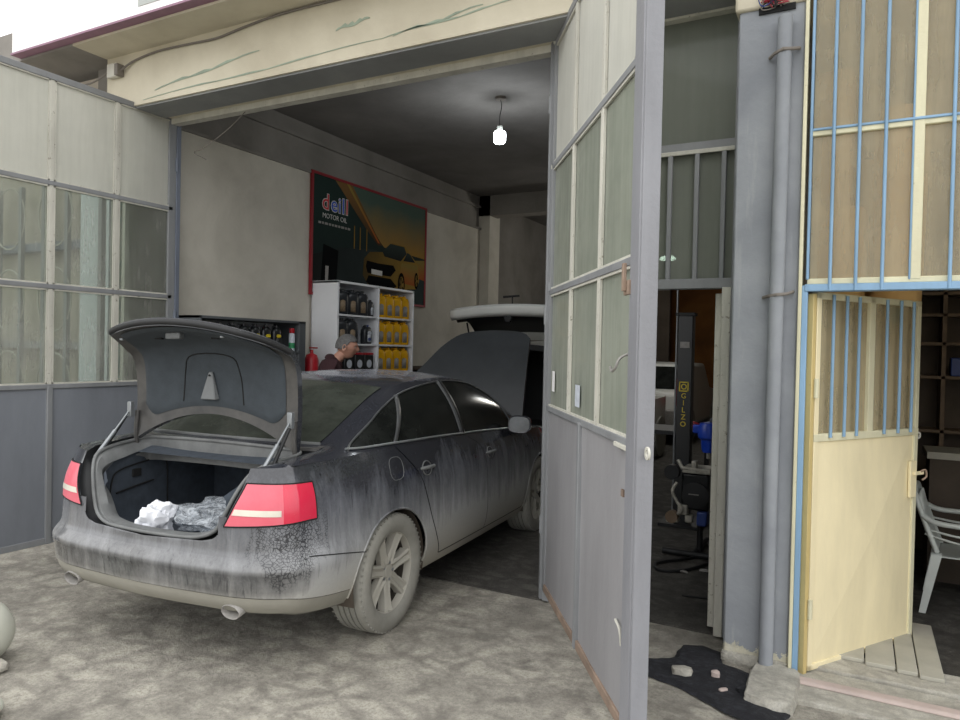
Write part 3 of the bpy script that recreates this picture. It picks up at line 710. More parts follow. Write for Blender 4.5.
# white plastic armchair inside the shop
def plastic_chair(loc, rot):
    t = thing('plastic_chair', 'white plastic garden armchair just inside the dark shop', 'chair', loc, rot)
    # local: x right, y back; seat .43 high
    P = []
    for i in range(15):
        u = i/14; r_ = []
        for j in range(13):
            v_ = j/12; x = (-.24+.48*u)*(1-.1*v_); y = -.23+.44*v_; z = .425-.012*math.sin(PI*u)-.02*v_+(.012 if j == 0 else 0)
            r_.append((x, y, z))
        P.append(r_)
    MB().grid(P).build('seat', 'white_plastic', t, smooth=60, solid=.008)
    mb = MB()
    for k in range(7):
        x = -.165+.055*k
        pts = [(x, .20, .42), (x*1.05, .25, .58), (x*1.12, .31, .83)]
        mb.tube(smooth_pts(pts, 4), .012, 6)
    mb.tube(smooth_pts([(-.22, .20, .44), (-.235, .26, .62), (-.21, .325, .82), (-.1, .335, .88), (.1, .335, .88), (.21, .325, .82), (.235, .26, .62), (.22, .20, .44)], 5), .018, 8)
    mb.build('backrest', 'white_plastic', t, smooth=60)
    for s in (-1, 1):
        MB().tube(smooth_pts([(s*.275, -.24, .40), (s*.285, -.24, .55), (s*.29, -.20, .64), (s*.285, 0, .655), (s*.265, .2, .66), (s*.235, .29, .70)], 6), [.02]*6*5+[.02], 8).build('armrest', 'white_plastic', t, smooth=60)
        mb = MB()
        for q in (.0, .035): mb.tube(smooth_pts([(s*.28, -.22, .60-q), (s*.26, .05, .575-q*1.4), (s*.23, .27, .60-q)], 6), .009, 6)
        mb.build('side_slats', 'white_plastic', t, smooth=60)
        for yy, dy in ((-.22, -.05), (.2, .07)):
            n = 6; P = []
            for a, w in ((0, .028), (1, .020)):
                pass
            mb = MB(); z1 = .43; x0, x1 = s*.235, s*.275
            for k in range(4):
                pass
            mb.grid([[(x0+(x1-x0)*t_+dx*(1-.35*t_), yy+dy*t_+dyy*(1-.35*t_), z1*(1-t_)) for t_ in (0, .25, .5, .75, 1)] for dx, dyy in ((-.03, -.03), (.03, -.03), (.03, .03), (-.03, .03))], 0, None, True)
            mb.build('leg', 'white_plastic', t, smooth=40)
    MB().grid([[(-.24+.48*i/10, -.235, z) for z in (.40+.03*math.cos(PI*(i/10-.5))*1.0-.03, .425)] for i in range(11)]).build('apron', 'white_plastic', t, smooth=60, solid=.008)
    return t
pc = plastic_chair((.69, 5.76, 0), R(84)); pc.scale = (1, 1, .9)

# shelf in the back of the shop
t = thing('shelf_rack', 'dim wooden shelf rack deep inside the shop', 'shelf', (.9, 7.2, 0))
for x in (.30, .585, 1.0, 1.5): MB().box((x, 7.05, 0), (x+.03, 7.35, 2.5)).build('upright', 'wood', t, True)
for z in (.5, 1.05, 1.50, 1.78, 2.02, 2.2): MB().box((.3, 7.05, z), (1.53, 7.35, z+.025)).build('shelf', 'wood', t, True)
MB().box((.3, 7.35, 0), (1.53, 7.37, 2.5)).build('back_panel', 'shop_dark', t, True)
tag(MB().box((.65, 7.06, 1.525), (.78, 7.18, 1.68)).build('blue_tin', 'blue_lbl', bevel=.01, origin=True), 'small dark blue tin on the dim shop shelf', 'tin')
t = thing('work_counter', 'dark counter in front of the shelf rack inside the shop', 'counter', (.95, 6.5, 0))
MB().box((.45, 6.3, .92), (1.8, 6.75, .97)).build('top', 'plank', t, True); MB().box((.47, 6.33, 0), (.7, 6.7, .92)).build('pedestal', 'shop_dark', t, True); MB().box((1.5, 6.33, 0), (1.78, 6.7, .92)).build('pedestal', 'shop_dark', t, True)

# ------------------------------------------------------------------ garage fittings
# hanging bulb
bl = thing('hanging_bulb', 'lit white bulb hanging from the garage ceiling', 'lamp', (-3.36, 6.62, 4.27))
mb = MB().lathe([(0, 0), (.055, 0), (.05, -.025), (.0, -.03)], 20); mb.build('ceiling_rose', 'cable', bl, smooth=50)
MB().tube(smooth_pts([(0, 0, -.02), (.015, 0, -.10), (-.01, .01, -.20), (0, 0, -.30)]), .004, 6).build('wire', 'rubber', bl, smooth=60)
MB().lathe([(0, -.295), (.028, -.295), (.03, -.345), (.024, -.35)], 18).build('socket', 'white_plastic', bl, smooth=50)
M['bulb'] = emit('bulb_glow', '#f4fbff', 16)
MB().lathe([(.024, -.345), (.054, -.355), (.062, -.37), (.062, -.45), (.052, -.47), (0, -.475)], 24).build('bulb_globe', 'bulb', bl, smooth=60)
ld = bpy.data.lights.new('bulb_light', 'POINT'); ld.energy = 11; ld.color = (.92, .97, 1); ld.shadow_soft_size = .06
lo_ = bpy.data.objects.new('bulb_light', ld); COL.objects.link(lo_); lo_.location = (-3.36, 6.62, 3.68)
# tube fitting far inside, seen through the passage
b2 = thing('ceiling_light', 'small lit lamp far inside the workshop seen through the passage', 'lamp', (-2.9, 12.0, 3.25))
MB().lathe([(0, .03), (.10, .03), (.13, 0), (.13, -.03), (0, -.035)], 24).build('lamp_body', 'bulb', b2, smooth=50)
MB().tube([(0, 0, .03), (0, 0, 1.02)], .006, 6).build('cord', 'rubber', b2)
ld = bpy.data.lights.new('back_light', 'POINT'); ld.energy = 25; ld.color = (1, .95, .85); ld.shadow_soft_size = .12
lo_ = bpy.data.objects.new('back_light', ld); COL.objects.link(lo_); lo_.location = (-2.9, 12.0, 3.1)

# poster on the left wall: local x along the wall (into the garage), y up
PX = -5.79
po = thing('wall_poster', 'large framed advertising poster of a gold car on the left wall', 'poster', (PX, 6.53, 2.30))
TP = frame_T((PX+.02, 6.53, 2.30), (0, 1, 0), (0, 0, 1))
Wp, Hp = 2.46, 1.41
def pmat(nm, a, b, ax='X', rough=.7):
    t = NT(nm); tc = t.n('ShaderNodeTexCoord'); sp_ = t.n('ShaderNodeSeparateXYZ'); t.l(tc.outputs['Generated'], sp_.inputs[0])
    f = t.math('ADD', sp_.outputs[ax], t.math('MULTIPLY', t.noise(t.coord(), 3), .35))
    return t.end(t.bsdf(t.ramp(f, [(.2, srgb(a)), (1.0, srgb(b))]), rough, Specular_IOR_Level=.2))
M['po_sky'] = pmat('poster_sky', '#a07a35', '#4c5f55', 'Z'); M['po_dark'] = pmat('poster_night', '#0c1716', '#20332f', 'Z'); M['po_road'] = pmat('poster_road', '#131817', '#2e3b3a', 'Y')
M['po_gold'] = pmat('poster_gold', '#4a3a18', '#9a7a30', 'Y'); M['po_gold2'] = pmat('poster_gold_side', '#a8541f', '#8f7a3a', 'Z'); M['po_black'] = plain('poster_black', '#0b0d0e', .9, Specular_IOR_Level=.1); M['po_glass'] = pmat('poster_glass', '#0d1514', '#2a3734', 'Z')
M['po_white'] = plain('poster_white', '#c9c8c4', .5); M['po_blue'] = plain('poster_blue', '#1f4fc0', .4); M['po_red'] = plain('poster_red', '#c8232f', .4); M['po_brown'] = pmat('poster_brown', '#3d2a18', '#7a5a34', 'Z')
def pf(name, poly, mat, d): return MB().prism(poly, d, d+.0012, 0, TP).build(name, mat, po, True)
MB().box((0, 0, -.02), (Wp, Hp, -.004), 0, TP).build('poster_board', 'po_dark', po, True)
fr_ = MB(); w = .03
for lo, hi in (((-w, -w, -.02), (0, Hp+w, .012)), ((Wp, -w, -.02), (Wp+w, Hp+w, .012)), ((0, -w, -.02), (Wp, 0, .012)), ((0, Hp, -.02), (Wp, Hp+w, .012))): fr_.box(lo, hi, 0, TP)
fr_.build('frame', 'dkred', po, True)
pf('printed_road', [(0, 0), (Wp, 0), (Wp, .58), (1.2, .66), (.55, .60), (0, .45)], 'po_road', -.003)
pf('printed_sky', [(.72, Hp), (Wp, Hp), (Wp, .68), (1.45, .72), (1.22, .86)], 'po_sky', -.0025)
pf('printed_roof', [(.40, Hp), (.74, Hp), (1.26, .86), (1.40, .74), (1.30, .73), (1.05, .90)], 'po_brown', -.002)
pf('printed_canopy_edge', [(.62, Hp), (.68, Hp), (1.34, .76), (1.30, .76)], 'po_gold2', -.001)
for x in (.78, .90, 1.04): pf('printed_column', [(x, .62), (x+.02, .62), (x+.02, .90), (x, .92)], 'po_gold', -.0015)
pf('printed_pump', [(.16, .12), (.45, .12), (.48, .55), (.20, .60)], 'po_black', -.001); pf('printed_pump_light', [(.24, .16), (.29, .16), (.30, .34), (.24, .34)], 'label_grey', .0005)
pf('printed_wall_right', [(2.1, .40), (Wp, .36), (Wp, .66), (2.1, .62)], 'po_gold2', -.001)
# the printed car, in flat shapes
pf('printed_car_body', [(.98, .30), (1.0, .52), (1.12, .62), (1.45, .66), (1.62, .80), (1.95, .80), (2.15, .66), (2.28, .58), (2.32, .34), (2.25, .22), (2.02, .20), (1.92, .12), (1.62, .10), (1.10, .18)], 'po_gold', .0)
pf('printed_car_side', [(1.80, .28), (1.86, .56), (2.26, .57), (2.30, .36), (2.22, .26)], 'po_gold2', .0013)
pf('printed_car_glass', [(1.40, .66), (1.58, .79), (1.92, .79), (1.98, .70), (1.84, .58), (1.45, .60)], 'po_glass', .0013)
pf('printed_car_side_glass', [(1.90, .59), (2.0, .72), (2.08, .70), (2.20, .60)], 'po_glass', .0015)
pf('printed_car_grille', [(1.04, .42), (1.06, .50), (1.30, .49), (1.66, .50), (1.72, .44), (1.60, .34), (1.08, .34)], 'po_black', .0015)
pf('printed_car_bumper', [(1.05, .22), (1.10, .31), (1.60, .31), (1.75, .22), (1.6, .14), (1.12, .19)], 'po_black', .0015)
pf('printed_plate', [(1.16, .335), (1.16, .40), (1.40, .395), (1.40, .33)], 'po_white', .003)
for cx_, cy_, rx, ry in ((1.86, .25, .085, .17), (2.24, .34, .05, .12)):
    pf('printed_wheel', [(cx_+rx*math.cos(a*PI/12), cy_+ry*math.sin(a*PI/12)) for a in range(24)], 'po_black', .0028)
    pf('printed_rim', [(cx_+rx*.68*math.cos(a*PI/12), cy_+ry*.68*math.sin(a*PI/12)) for a in range(24)], 'po_gold', .0042)
    for k in range(5):
        a = k*2*PI/5+.3; pf('printed_spoke_gap', [(cx_+rx*.62*math.cos(a), cy_+ry*.62*math.sin(a)), (cx_+rx*.62*math.cos(a+.6), cy_+ry*.62*math.sin(a+.6)), (cx_+rx*.2*math.cos(a+.3), cy_+ry*.2*math.sin(a+.3))], 'po_black', .0056)
for k, ch, m_ in ((0, 'd', 'po_red'), (1, 'e', 'po_blue'), (2, 'i', 'po_blue'), (3, 'l', 'po_blue'), (4, 'l', 'po_red')):
    xx = [.16, .32, .46, .53, .60][k]
    text('printed_letter_edge', ch, .27, 'po_white', TP @ Matrix.Translation((xx, 1.02, .001)), po, True, .0008, bold=.010)
    text('printed_letter', ch, .27, m_, TP @ Matrix.Translation((xx, 1.02, .003)), po, True, .0008)
text('printed_words', 'MOTOR OIL', .085, 'po_white', TP @ Matrix.Translation((.17, .915, .002)), po, True, .0008)
sm = MB(); xx = .10
for w_ in (.05, .03, .06, .04, .03, .05, .04, .06, .03, .05): sm.box((xx, .835, .0), (xx+w_, .862, .002), 0, TP); xx += w_+.018
sm.build('printed_small_row', 'label_grey', po, True)

# ------------ bottles of oil
def sup(n, a, b, p=3.0):
    return [(a*math.copysign(abs(math.cos(2*PI*k/n))**(2/p), math.cos(2*PI*k/n)), b*math.copysign(abs(math.sin(2*PI*k/n))**(2/p), math.sin(2*PI*k/n))) for k in range(n)]
def bottle(name, lab, loc, w, d, h, mat, labmat, cap, group=None, rot=0, print_=None, slant=.3):
    """front looks to local -y"""
    t = thing(name, lab, 'bottle', loc, rot, group)
    n = 28; S = sup(n, w/2, d/2); rows = []
    prof = [(0, .92, 0), (.015, 1, 0), (.55*h, 1, 0), (.74*h, .98, -.0), (.84*h, .80, slant*.10), (.90*h, .50, slant*.25), (.915*h, .22, slant*.3)]
    for k in range(n):
        rows.append([(S[k][0]*s_+w*o_, S[k][1]*(s_ if s_ > .7 else s_*1.2), z) for z, s_, o_ in prof])
    mb = MB().grid(rows, 0, None, True)
    # grip beside the neck
    mb.tube(smooth_pts([(-w*.40, 0, h*.66), (-w*.46, 0, h*.86), (-w*.25, 0, h*.95), (w*.02, 0, h*.93)], 5), w*.07, 8)
    mb.build('bottle_body', mat, t, smooth=50)
    MB().lathe([(0, h), (w*.12, h), (w*.13, h*.985), (w*.13, h*.91), (w*.11, h*.90)], 16, 0, Matrix.Translation((w*slant*.3, 0, 0))).build('cap', cap, t, smooth=40)
    lb_ = [[(w*.31*t_, -d/2*1.0-.0012+.10*d*abs(t_)**3, z) for z in (h*.10, h*(.30+.26*math.sqrt(max(0, 1-t_*t_*.98))))] for t_ in np.linspace(-1.0, 1.0, 13)]
    MB().grid(lb_).build('label', labmat, t, smooth=60, solid=.001)
    if print_:
        MB().add([], []).lathe([(0, 0), (w*.27, 0), (w*.27, .001), (0, .001)], 18, 0, Matrix.Translation((0, -d/2-.003, h*.58)) @ Matrix.Rotation(PI/2, 4, 'X') @ Matrix.Diagonal((1, .55, 1, 1))).build('label_swash', print_[2], t)
        MB().lathe([(0, 0), (w*.2, 0), (w*.2, .001), (0, .001)], 18, 0, Matrix.Translation((0, -d/2-.002, h*.25)) @ Matrix.Rotation(PI/2, 4, 'X') @ Matrix.Diagonal((1, .7, 1, 1))).build('label_mark', print_[3], t)
    return t

# white shelf unit; local boards in world coordinates
SX0, SX1, SY0, SY1 = -5.775, -5.385, 6.545, 8.15
ws = thing('white_shelf_unit', 'white shelf unit full of oil bottles below the poster', 'shelf', (-5.58, 7.35, 0))
def wsb(name, lo, hi, b_=.002): return MB().box(lo, hi).build(name, 'white_melamine', ws, True, bevel=b_)
yd_ = 7.335
for y, n_ in ((SY0, 'side_panel'), (yd_, 'divider_panel'), (SY1-.03, 'side_panel')): wsb(n_, (SX0, y, 0), (SX1, y+.03, 2.43))
wsb('top_panel', (SX0, SY0, 2.405), (SX1, SY1, 2.433)); wsb('back_panel', (SX0-.004, SY0, .02), (SX0+.008, SY1, 2.41), 0)
lev = [2.045, 1.70, 1.355, 1.01, .665, .32, .06]
for z in lev:
    wsb('shelf_board', (SX0, SY0+.03, z-.022), (SX1-.004, yd_, z)); wsb('shelf_board', (SX0, yd_+.03, z-.022), (SX1-.004, SY1-.03, z))
FX = -5.455
rowname = ['top', 'second', 'third', 'fourth']
colname = ['leftmost', 'second from the left', 'third from the left', 'rightmost']
proto = bottle('oil_bottle', 'x', (0, 0, 0), .165, .095, .305, 'yellow', 'label_grey', 'yellow')
first = True
for r_, z in enumerate(lev[:3]):
    for c_ in range(4):
        y = yd_+.03+.095+c_*.178
        lb_ = f'yellow oil bottle, {colname[c_]} on the {rowname[r_]} shelf of the white unit'
        if first: o = proto; o.location = (FX, y, z+.001); o.rotation_euler = (0, 0, PI/2-R(22)); o['label'] = lb_; o['group'] = 'yellow bottles in the white shelf unit'; first = False
        else: o = dup(proto, (FX, y, z+.001), PI/2-R(22)+random.uniform(-.05, .05), lb_, 'yellow bottles in the white shelf unit')
pb = None
for r_, z, ys, ls in ((0, lev[0], (6.68, 6.875, 7.07), ('leftmost', 'middle', 'rightmost')), (1, lev[1], (6.68, 6.875), ('left', 'right'))):
    for y, l_ in zip(ys, ls):
        lb_ = f'charcoal canister with brown label, {l_} on the {rowname[r_]} shelf of the white unit'
        if pb is None: pb = bottle('oil_canister', lb_, (FX, y, z+.001), .185, .12, .30, 'dk_bottle', 'label_gold', 'black_plastic', 'charcoal canisters in the white shelf unit', PI/2-R(20), None)
        else: dup(pb, (FX, y, z+.001), PI/2-R(20), lb_)
sb = bottle('oil_bottle', 'small dark bottle with white label beside the canisters on the top shelf', (FX, 7.25, lev[0]+.001), .10, .08, .205, 'dk_bottle', 'label_white', 'black_plastic', None, PI/2)
s2 = bottle('oil_bottle', 'navy bottle with white label standing alone on the second shelf', (FX, 7.19, lev[1]+.001), .155, .10, .235, 'dk_bottle', 'label_white', 'blue_lbl', None, PI/2, ('', 0, 'label_white', 'blue_lbl'))
for y, l_ in ((6.80, 'leftmost'), (7.0, 'middle'), (7.19, 'rightmost')):
    t = thing('oil_tin', f'{l_} black oil tin with a red top on the third shelf of the white unit', 'tin', (FX, y, lev[2]+.001), 0, 'black tins with red tops')
    MB().box((-.05, -.085, 0), (.055, .085, .21)).build('tin_body', 'black_plastic', t, bevel=.008)
    MB().box((-.052, -.087, .21), (.057, .087, .235)).build('tin_lid', 'red', t, bevel=.006)
    MB().lathe([(0, 0), (.05, 0), (.05, .0015), (0, .0015)], 20, 0, Matrix.Translation((.056, 0, .10)) @ Matrix.Rotation(PI/2, 4, 'Y')).build('round_label', 'label_white', t)

# grey wall rack with black bottles
gs = thing('grey_wall_rack', 'dark grey metal rack of black bottles against the plaster wall', 'shelf', (-5.6, 5.2, 0))
GX0, GX1, GY0, GY1 = -5.775, -5.39, 4.60, 6.02
def gsb(name, lo, hi, m_='grey_shelf'): return MB().box(lo, hi).build(name, m_, gs, True, bevel=.002)
gsb('end_panel', (GX0, GY0, 0), (GX1, GY0+.02, 1.925)); gsb('end_panel', (GX0, GY1-.10, 0), (GX1, GY1, 1.925))
gsb('top_panel', (GX0, GY0, 1.90), (GX1, GY1, 1.925)); gsb('back_panel', (GX0-.003, GY0, 0), (GX0+.005, GY1, 1.9), 'white_melamine')
for z in (1.60, 1.25, .9, .5, .12): gsb('shelf_board', (GX0, GY0+.02, z-.022), (GX1-.003, GY1-.1, z))
gb = None
for k in range(7):
    y = 4.72+k*.150
    names_ = ['leftmost', 'second from the left', 'third from the left', 'fourth from the left', 'fifth from the left', 'sixth from the left', 'rightmost']
    lb_ = f'black oil bottle with yellow print, {names_[k]} on the grey rack'
    if gb is None: gb = bottle('motor_oil_bottle', lb_, (GX1-.055, y, 1.601), .125, .09, .27, 'black_plastic', 'black_plastic', 'blue_lbl' if k == 3 else 'black_plastic', 'black bottles on the grey rack', PI/2, ('Oil', .075, 'yellow_text', 'yellow_text'))
    else: dup(gb, (GX1-.055, y, 1.601), PI/2, lb_)
t = thing('spray_can', 'green and white spray can with red cap at the right of the grey rack', 'can', (GX1-.05, 5.86, 1.601))
MB().lathe([(0, 0), (.033, 0), (.033, .185), (.024, .195)], 20).build('can_body', 'label_white', t, smooth=40)
MB().lathe([(.024, .193), (.028, .2), (.028, .245), (0, .248)], 20).build('cap', 'red', t, smooth=40)
MB().lathe([(.0335, .03), (.0337, .09)], 20).build('green_band', 'green', t, smooth=40)
tag(lump('cloth_bundle', (-5.47, 5.77, 1.251), (.14, .18, .26), 'red', 61, .3, 4), 'red cloth bundle on the second shelf of the grey rack', 'cloth')
tag(lump('paper_towel_pack', (-5.47, 5.58, 1.251), (.12, .11, .25), 'white_cloth', 62, .2, 4), 'white packet beside the red bundle on the second shelf of the grey rack', 'packet')
t = thing('fire_extinguisher', 'red extinguisher between the grey rack and the white unit', 'fire extinguisher', (-5.52, 6.27, 0))
MB().box((-.13, -.12, 0), (.1, .12, 1.15)).build('stand', 'grey_shelf', t, bevel=.004)
MB().lathe([(0, 1.151), (.075, 1.151), (.08, 1.18), (.08, 1.50), (.06, 1.56), (.02, 1.58)], 20).build('cylinder', 'red', t, smooth=50)
MB().lathe([(.02, 1.578), (.02, 1.62), (0, 1.62)], 12).cbox((0, .03, 1.64), (.02, .12, .015)).build('valve', 'red', t, smooth=40)

# lift post, pump and engine in the passage view
lp = thing('lift_post', 'black lift post with yellow lettering inside the passage', 'lift', (-1.50, 7.05, 0))
MB().box((-1.575, 7.0, 0), (-1.435, 7.12, 2.03)).build('column', 'black_plastic', lp, True, bevel=.006)
MB().box((-1.60, 6.99, 2.03), (-1.42, 7.13, 2.06)).build('cap_plate', 'rubber', lp, True)
MB().tube([(-1.585, 7.0, .1), (-1.585, 7.0, 2.75)], .010, 8).build('chrome_rod', 'steel', lp, True, smooth=60)
MB().box((-1.70, 6.9, 0), (-1.30, 7.3, .03)).build('base_plate', 'rubber', lp, True)
MB().box((-1.55, 6.992, 1.72), (-1.46, 6.999, 1.78)).build('sticker', 'label_grey', lp, True)
TL = lambda x, z: Matrix.Translation((x, 6.996, z)) @ Matrix.Rotation(PI/2, 4, 'X')
for k, ch in enumerate('GILZO'):
    text('letter', ch, .07, 'yellow_text', TL(-1.505, 1.235-.068*k), lp, True, .001, 'CENTER')
MB().add([], []).box((-1.55, 6.992, 1.30), (-1.46, 6.999, 1.31)).box((-1.55, 6.992, 1.385), (-1.46, 6.999, 1.395)).box((-1.55, 6.992, 1.30), (-1.54, 6.999, 1.395)).box((-1.47, 6.992, 1.30), (-1.46, 6.999, 1.395)).build('logo_square', 'yellow_text', lp, True)
MB().lathe([(.018, 0), (.028, 0), (.028, .002), (.018, .002), (.018, 0)], 18, 0, Matrix.Translation((-1.505, 6.998, 1.347)) @ Matrix.Rotation(PI/2, 4, 'X')).build('logo_ring', 'yellow_text', lp, True)

# engine on a stand with a blue motor above
en = thing('engine_on_stand', 'dark engine block bolted to a stand beyond the passage', 'engine', (-1.17, 6.0, 0))
EX = lambda dx, dy, z: (-1.17+dx, 6.0+dy, z)
MB().box(EX(-.10, -.10, .40), EX(.12, .2, .70)).build('block', 'black_plastic', en, True, bevel=.02)
MB().lathe([(0, 0), (.10, 0), (.105, .01), (.105, .04), (0, .05)], 24, 0, Matrix.Translation(EX(.02, -.10, .53)) @ Matrix.Rotation(PI/2, 4, 'X')).build('front_cover', 'rubber', en, True, smooth=40)
MB().box(EX(-.09, -.12, .70), EX(.13, .1, .745)).tube([EX(-.13, -.1, .8), EX(-.09, -.12, .74), EX(-.02, -.1, .74)], .018, 8).box(EX(-.02, -.12, .745), EX(.02, -.05, .80)).build('head_casting', 'alu', en, True, bevel=.006)
MB().lathe([(0, 0), (.055, 0), (.06, .02), (.06, .10), (0, .10)], 18, 0, Matrix.Translation(EX(-.17, -.05, .70)) @ Matrix.Rotation(PI/2, 4, 'X')).build('filter', 'rubber', en, True, smooth=40)
MB().tube(smooth_pts([EX(-.13, -.12, .62), EX(-.16, -.14, .55), EX(-.13, -.14, .48), EX(-.08, -.14, .40), EX(-.12, -.1, .36)]), .014, 8).build('side_pipe', 'alu', en, True, smooth=60)
MB().box(EX(-.12, -.13, .36), EX(-.04, -.05, .44)).box(EX(-.22, -.1, .28), EX(-.12, 0, .33)).box(EX(-.06, -.13, .30), EX(.0, -.06, .36)).build('brackets', 'alu', en, True, bevel=.01)
MB().box(EX(.03, -.12, .28), EX(.11, 0, .40)).build('blue_pump', 'blue_lbl', en, True, bevel=.015)
MB().lathe([(0, 0), (.05, 0), (.05, .06), (0, .06)], 18, 0, Matrix.Translation(EX(-.17, -.06, .33)) @ Matrix.Rotation(PI/2, 4, 'X')).build('pulley', 'wood', en, True, smooth=40)
MB().tube([EX(.02, .1, .02), EX(.02, .1, .42)], .025, 8).tube([EX(-.25, -.05, .03), EX(.25, -.05, .03)], .025, 8).tube([EX(0, -.05, .03), EX(0, .5, .03)], .025, 8).build('stand', 'rubber', en, True, smooth=60)
MB().box(EX(-.03, -.153, .535), EX(.05, -.150, .543)).build('cover_print', 'label_grey', en, True)
bm_ = thing('blue_chain_hoist', 'bright blue motor hanging above the engine', 'motor', (-1.09, 6.05, .86))
MB().lathe([(0, .86), (.045, .86), (.055, .88), (.06, .96), (.085, .98), (.09, 1.06), (.07, 1.10), (0, 1.11)], 24, 0, Matrix.Translation((-1.09, 6.05, 0))).build('housing', 'blue_plastic', bm_, True, smooth=40)
MB().cbox((-1.17, 6.03, 1.05), (.08, .06, .07)).build('side_box', 'blue_plastic', bm_, True, bevel=.01)
MB().tube([(-1.09, 6.05, .81), (-1.09, 6.05, .87)], .015, 8).build('shaft', 'alu', bm_, True)
MB().tube(smooth_pts([(-1.09, 6.05, 1.1), (-1.06, 6.03, 1.14), (-1.02, 6.03, 1.13), (-1.01, 6.03, 1.09)]), .008, 6).build('hook', 'steel', bm_, True, smooth=60)
t = tag(MB().tube(smooth_pts([(-1.62, 7.5, .92), (-1.5, 7.4, .95), (-1.42, 7.35, .93)]), .035, 10).build('red_tool_handle', 'red', smooth=50, origin=True), 'small red handle beside the foot of the lift post', 'tool')
wbn = thing('work_bench', 'dark bench behind the lift post with a red tool on it', 'bench', (-1.9, 7.6, 0))
MB().box((-2.3, 7.3, .84), (-1.3, 7.9, .88)).build('bench_top', 'rubber', wbn, True)
for x in (-2.27, -1.36):
    for y in (7.33, 7.84): MB().box((x, y, 0), (x+.04, y+.04, .84)).build('leg', 'rubber', wbn, True)
tag(MB().tube(smooth_pts([(-1.02, 5.85, .012), (-1.15, 5.55, .012), (-1.32, 5.45, .012), (-1.38, 5.62, .012), (-1.22, 5.85, .012), (-1.0, 6.2, .012)]), .012, 6).build('floor_cable', 'rubber', smooth=60, origin=True), 'black cable looped on the workshop floor beyond the passage', 'cable')
tag(MB().tube([(-1.05, 4.98, .006), (-.80, 5.02, .006)], .006, 6).build('thin_rod', 'rubber', smooth=60, origin=True), 'thin dark rod lying on the floor inside the passage', 'rod')
for (x, y, l_) in ((-1.16, 5.52, 'left pale scrap on the floor by the looped cable'), (-1.02, 5.62, 'right pale scrap on the floor by the looped cable')):
    tag(lump('paper_scrap', (x, y, .0), (.07, .03, .02), 'label_grey', int(x*-100), .4, 2), l_, 'scrap', 'scraps by the looped cable')

# white car far inside, seen between gate leaf and lift post
wc = thing('parked_white_car', 'pale hatchback far inside the workshop seen through the passage', 'car', (-3.65, 14.5, 0))
WT = Matrix.Translation((-3.65, 13.0, 0))
prof = [(0, .30), (0, .95), (.22, 1.02), (.55, 1.46), (.9, 1.50), (1.9, 1.48), (2.55, 1.0), (3.4, .9), (3.6, .6), (3.6, .3)]
MB().prism([(y, z) for y, z in prof], -.85, .85, 0, WT @ frame_T((0, 0, 0), (0, 1, 0), (0, 0, 1))).build('body', 'suv_white', wc, True, bevel=.07, seg=3)
MB().add([(-.70, .20, 1.0), (.70, .20, 1.0), (.62, .50, 1.40), (-.62, .50, 1.40)], [(0, 1, 2, 3)], 0, WT @ Matrix.Translation((0, -.035, .015))).build('rear_window', 'car_glass', wc, True, solid=.01)
for s in (-1, 1): MB().box((s*.78-.09, -.03, .98-.25), (s*.78+.09, .15, 1.20)).build('tail_lamp', 'lamp_red', wc, bevel=.02).location = (0, -1.5, 0)
MB().box((-.86, -.07, .32), (.86, .1, .66), 0, WT).build('rear_bumper', 'label_grey', wc, True, bevel=.04)
for s in (-1, 1):
    for y in (.7, 2.9): MB().lathe([(0, -.1), (.2, -.1), (.30, -.09), (.31, .09), (.2, .1), (0, .1)], 24, 0, WT @ Matrix.Translation((s*.78, y, .31)) @ Matrix.Rotation(PI/2, 4, 'Y')).build('wheel', 'tyre', wc, True, smooth=40)

# ------------------------------------------------------------------ white vehicle with raised tailgate behind the dark car
sv = thing('white_hatchback', 'white vehicle with its tailgate raised behind the open hood', 'car', (-3.72, 8.25, 0))
SX = -3.72; ya, yb_ = 8.22, 12.2; hw = .90
sec = lambda h_, z_: (h_, z_)
def ring(y, w, zt, zb=.28):
    return [(SX-w, y, zb), (SX-w*1.0, y, .95), (SX-w*.86, y, zt-.12), (SX-w*.74, y, zt), (SX, y, zt+.04), (SX+w*.74, y, zt), (SX+w*.86, y, zt-.12), (SX+w, y, .95), (SX+w, y, zb)]
outer = [ring(ya, .88, 1.70), ring(8.9, .90, 1.76), ring(9.8, .91, 1.78), ring(10.5, .91, 1.70), ring(11.1, .90, 1.12), ring(11.9, .86, 1.02), ring(12.2, .80, .8)]
inner = [[(SX+(p[0]-SX)*.93, p[1]+.0, p[2]-(.07 if p[2] > 1 else -.3)) for p in ring(y, w, z)] for y, w, z in ((ya, .88, 1.70), (8.9, .9, 1.76), (10.0, .9, 1.76))]
MB().grid(outer).add(outer[-1], [tuple(range(9))]).build('body_shell', 'suv_white', sv, True, smooth=50, weld=.001)
MB().grid(inner).add(inner[-1], [tuple(range(9))]).grid([inner[0], outer[0]]).build('boot_interior', 'rubber', sv, True, smooth=50, weld=.001)
MB().box((SX-.86, ya-.08, .30), (SX+.86, ya+.1, .72)).build('rear_bumper', 'suv_white', sv, True, bevel=.04)
MB().box((SX-.80, ya+.05, .58), (SX+.80, 10.0, .62)).build('boot_floor', 'rubber', sv, True)
for s in (-1, 1):
    MB().box((SX+s*.80-.07, ya-.02, .85), (SX+s*.80+.07, ya+.12, 1.25)).build('tail_lamp', 'lamp_red', sv, True, bevel=.02)
    for y in (9.0, 11.5): MB().lathe([(0, -.1), (.22, -.1), (.32, -.09), (.33, 0), (.32, .09), (.22, .1), (0, .1)], 28, 0, Matrix.Translation((SX+s*.82, y, .33)) @ Matrix.Rotation(PI/2, 4, 'Y')).build('wheel', 'tyre', sv, True, smooth=40)
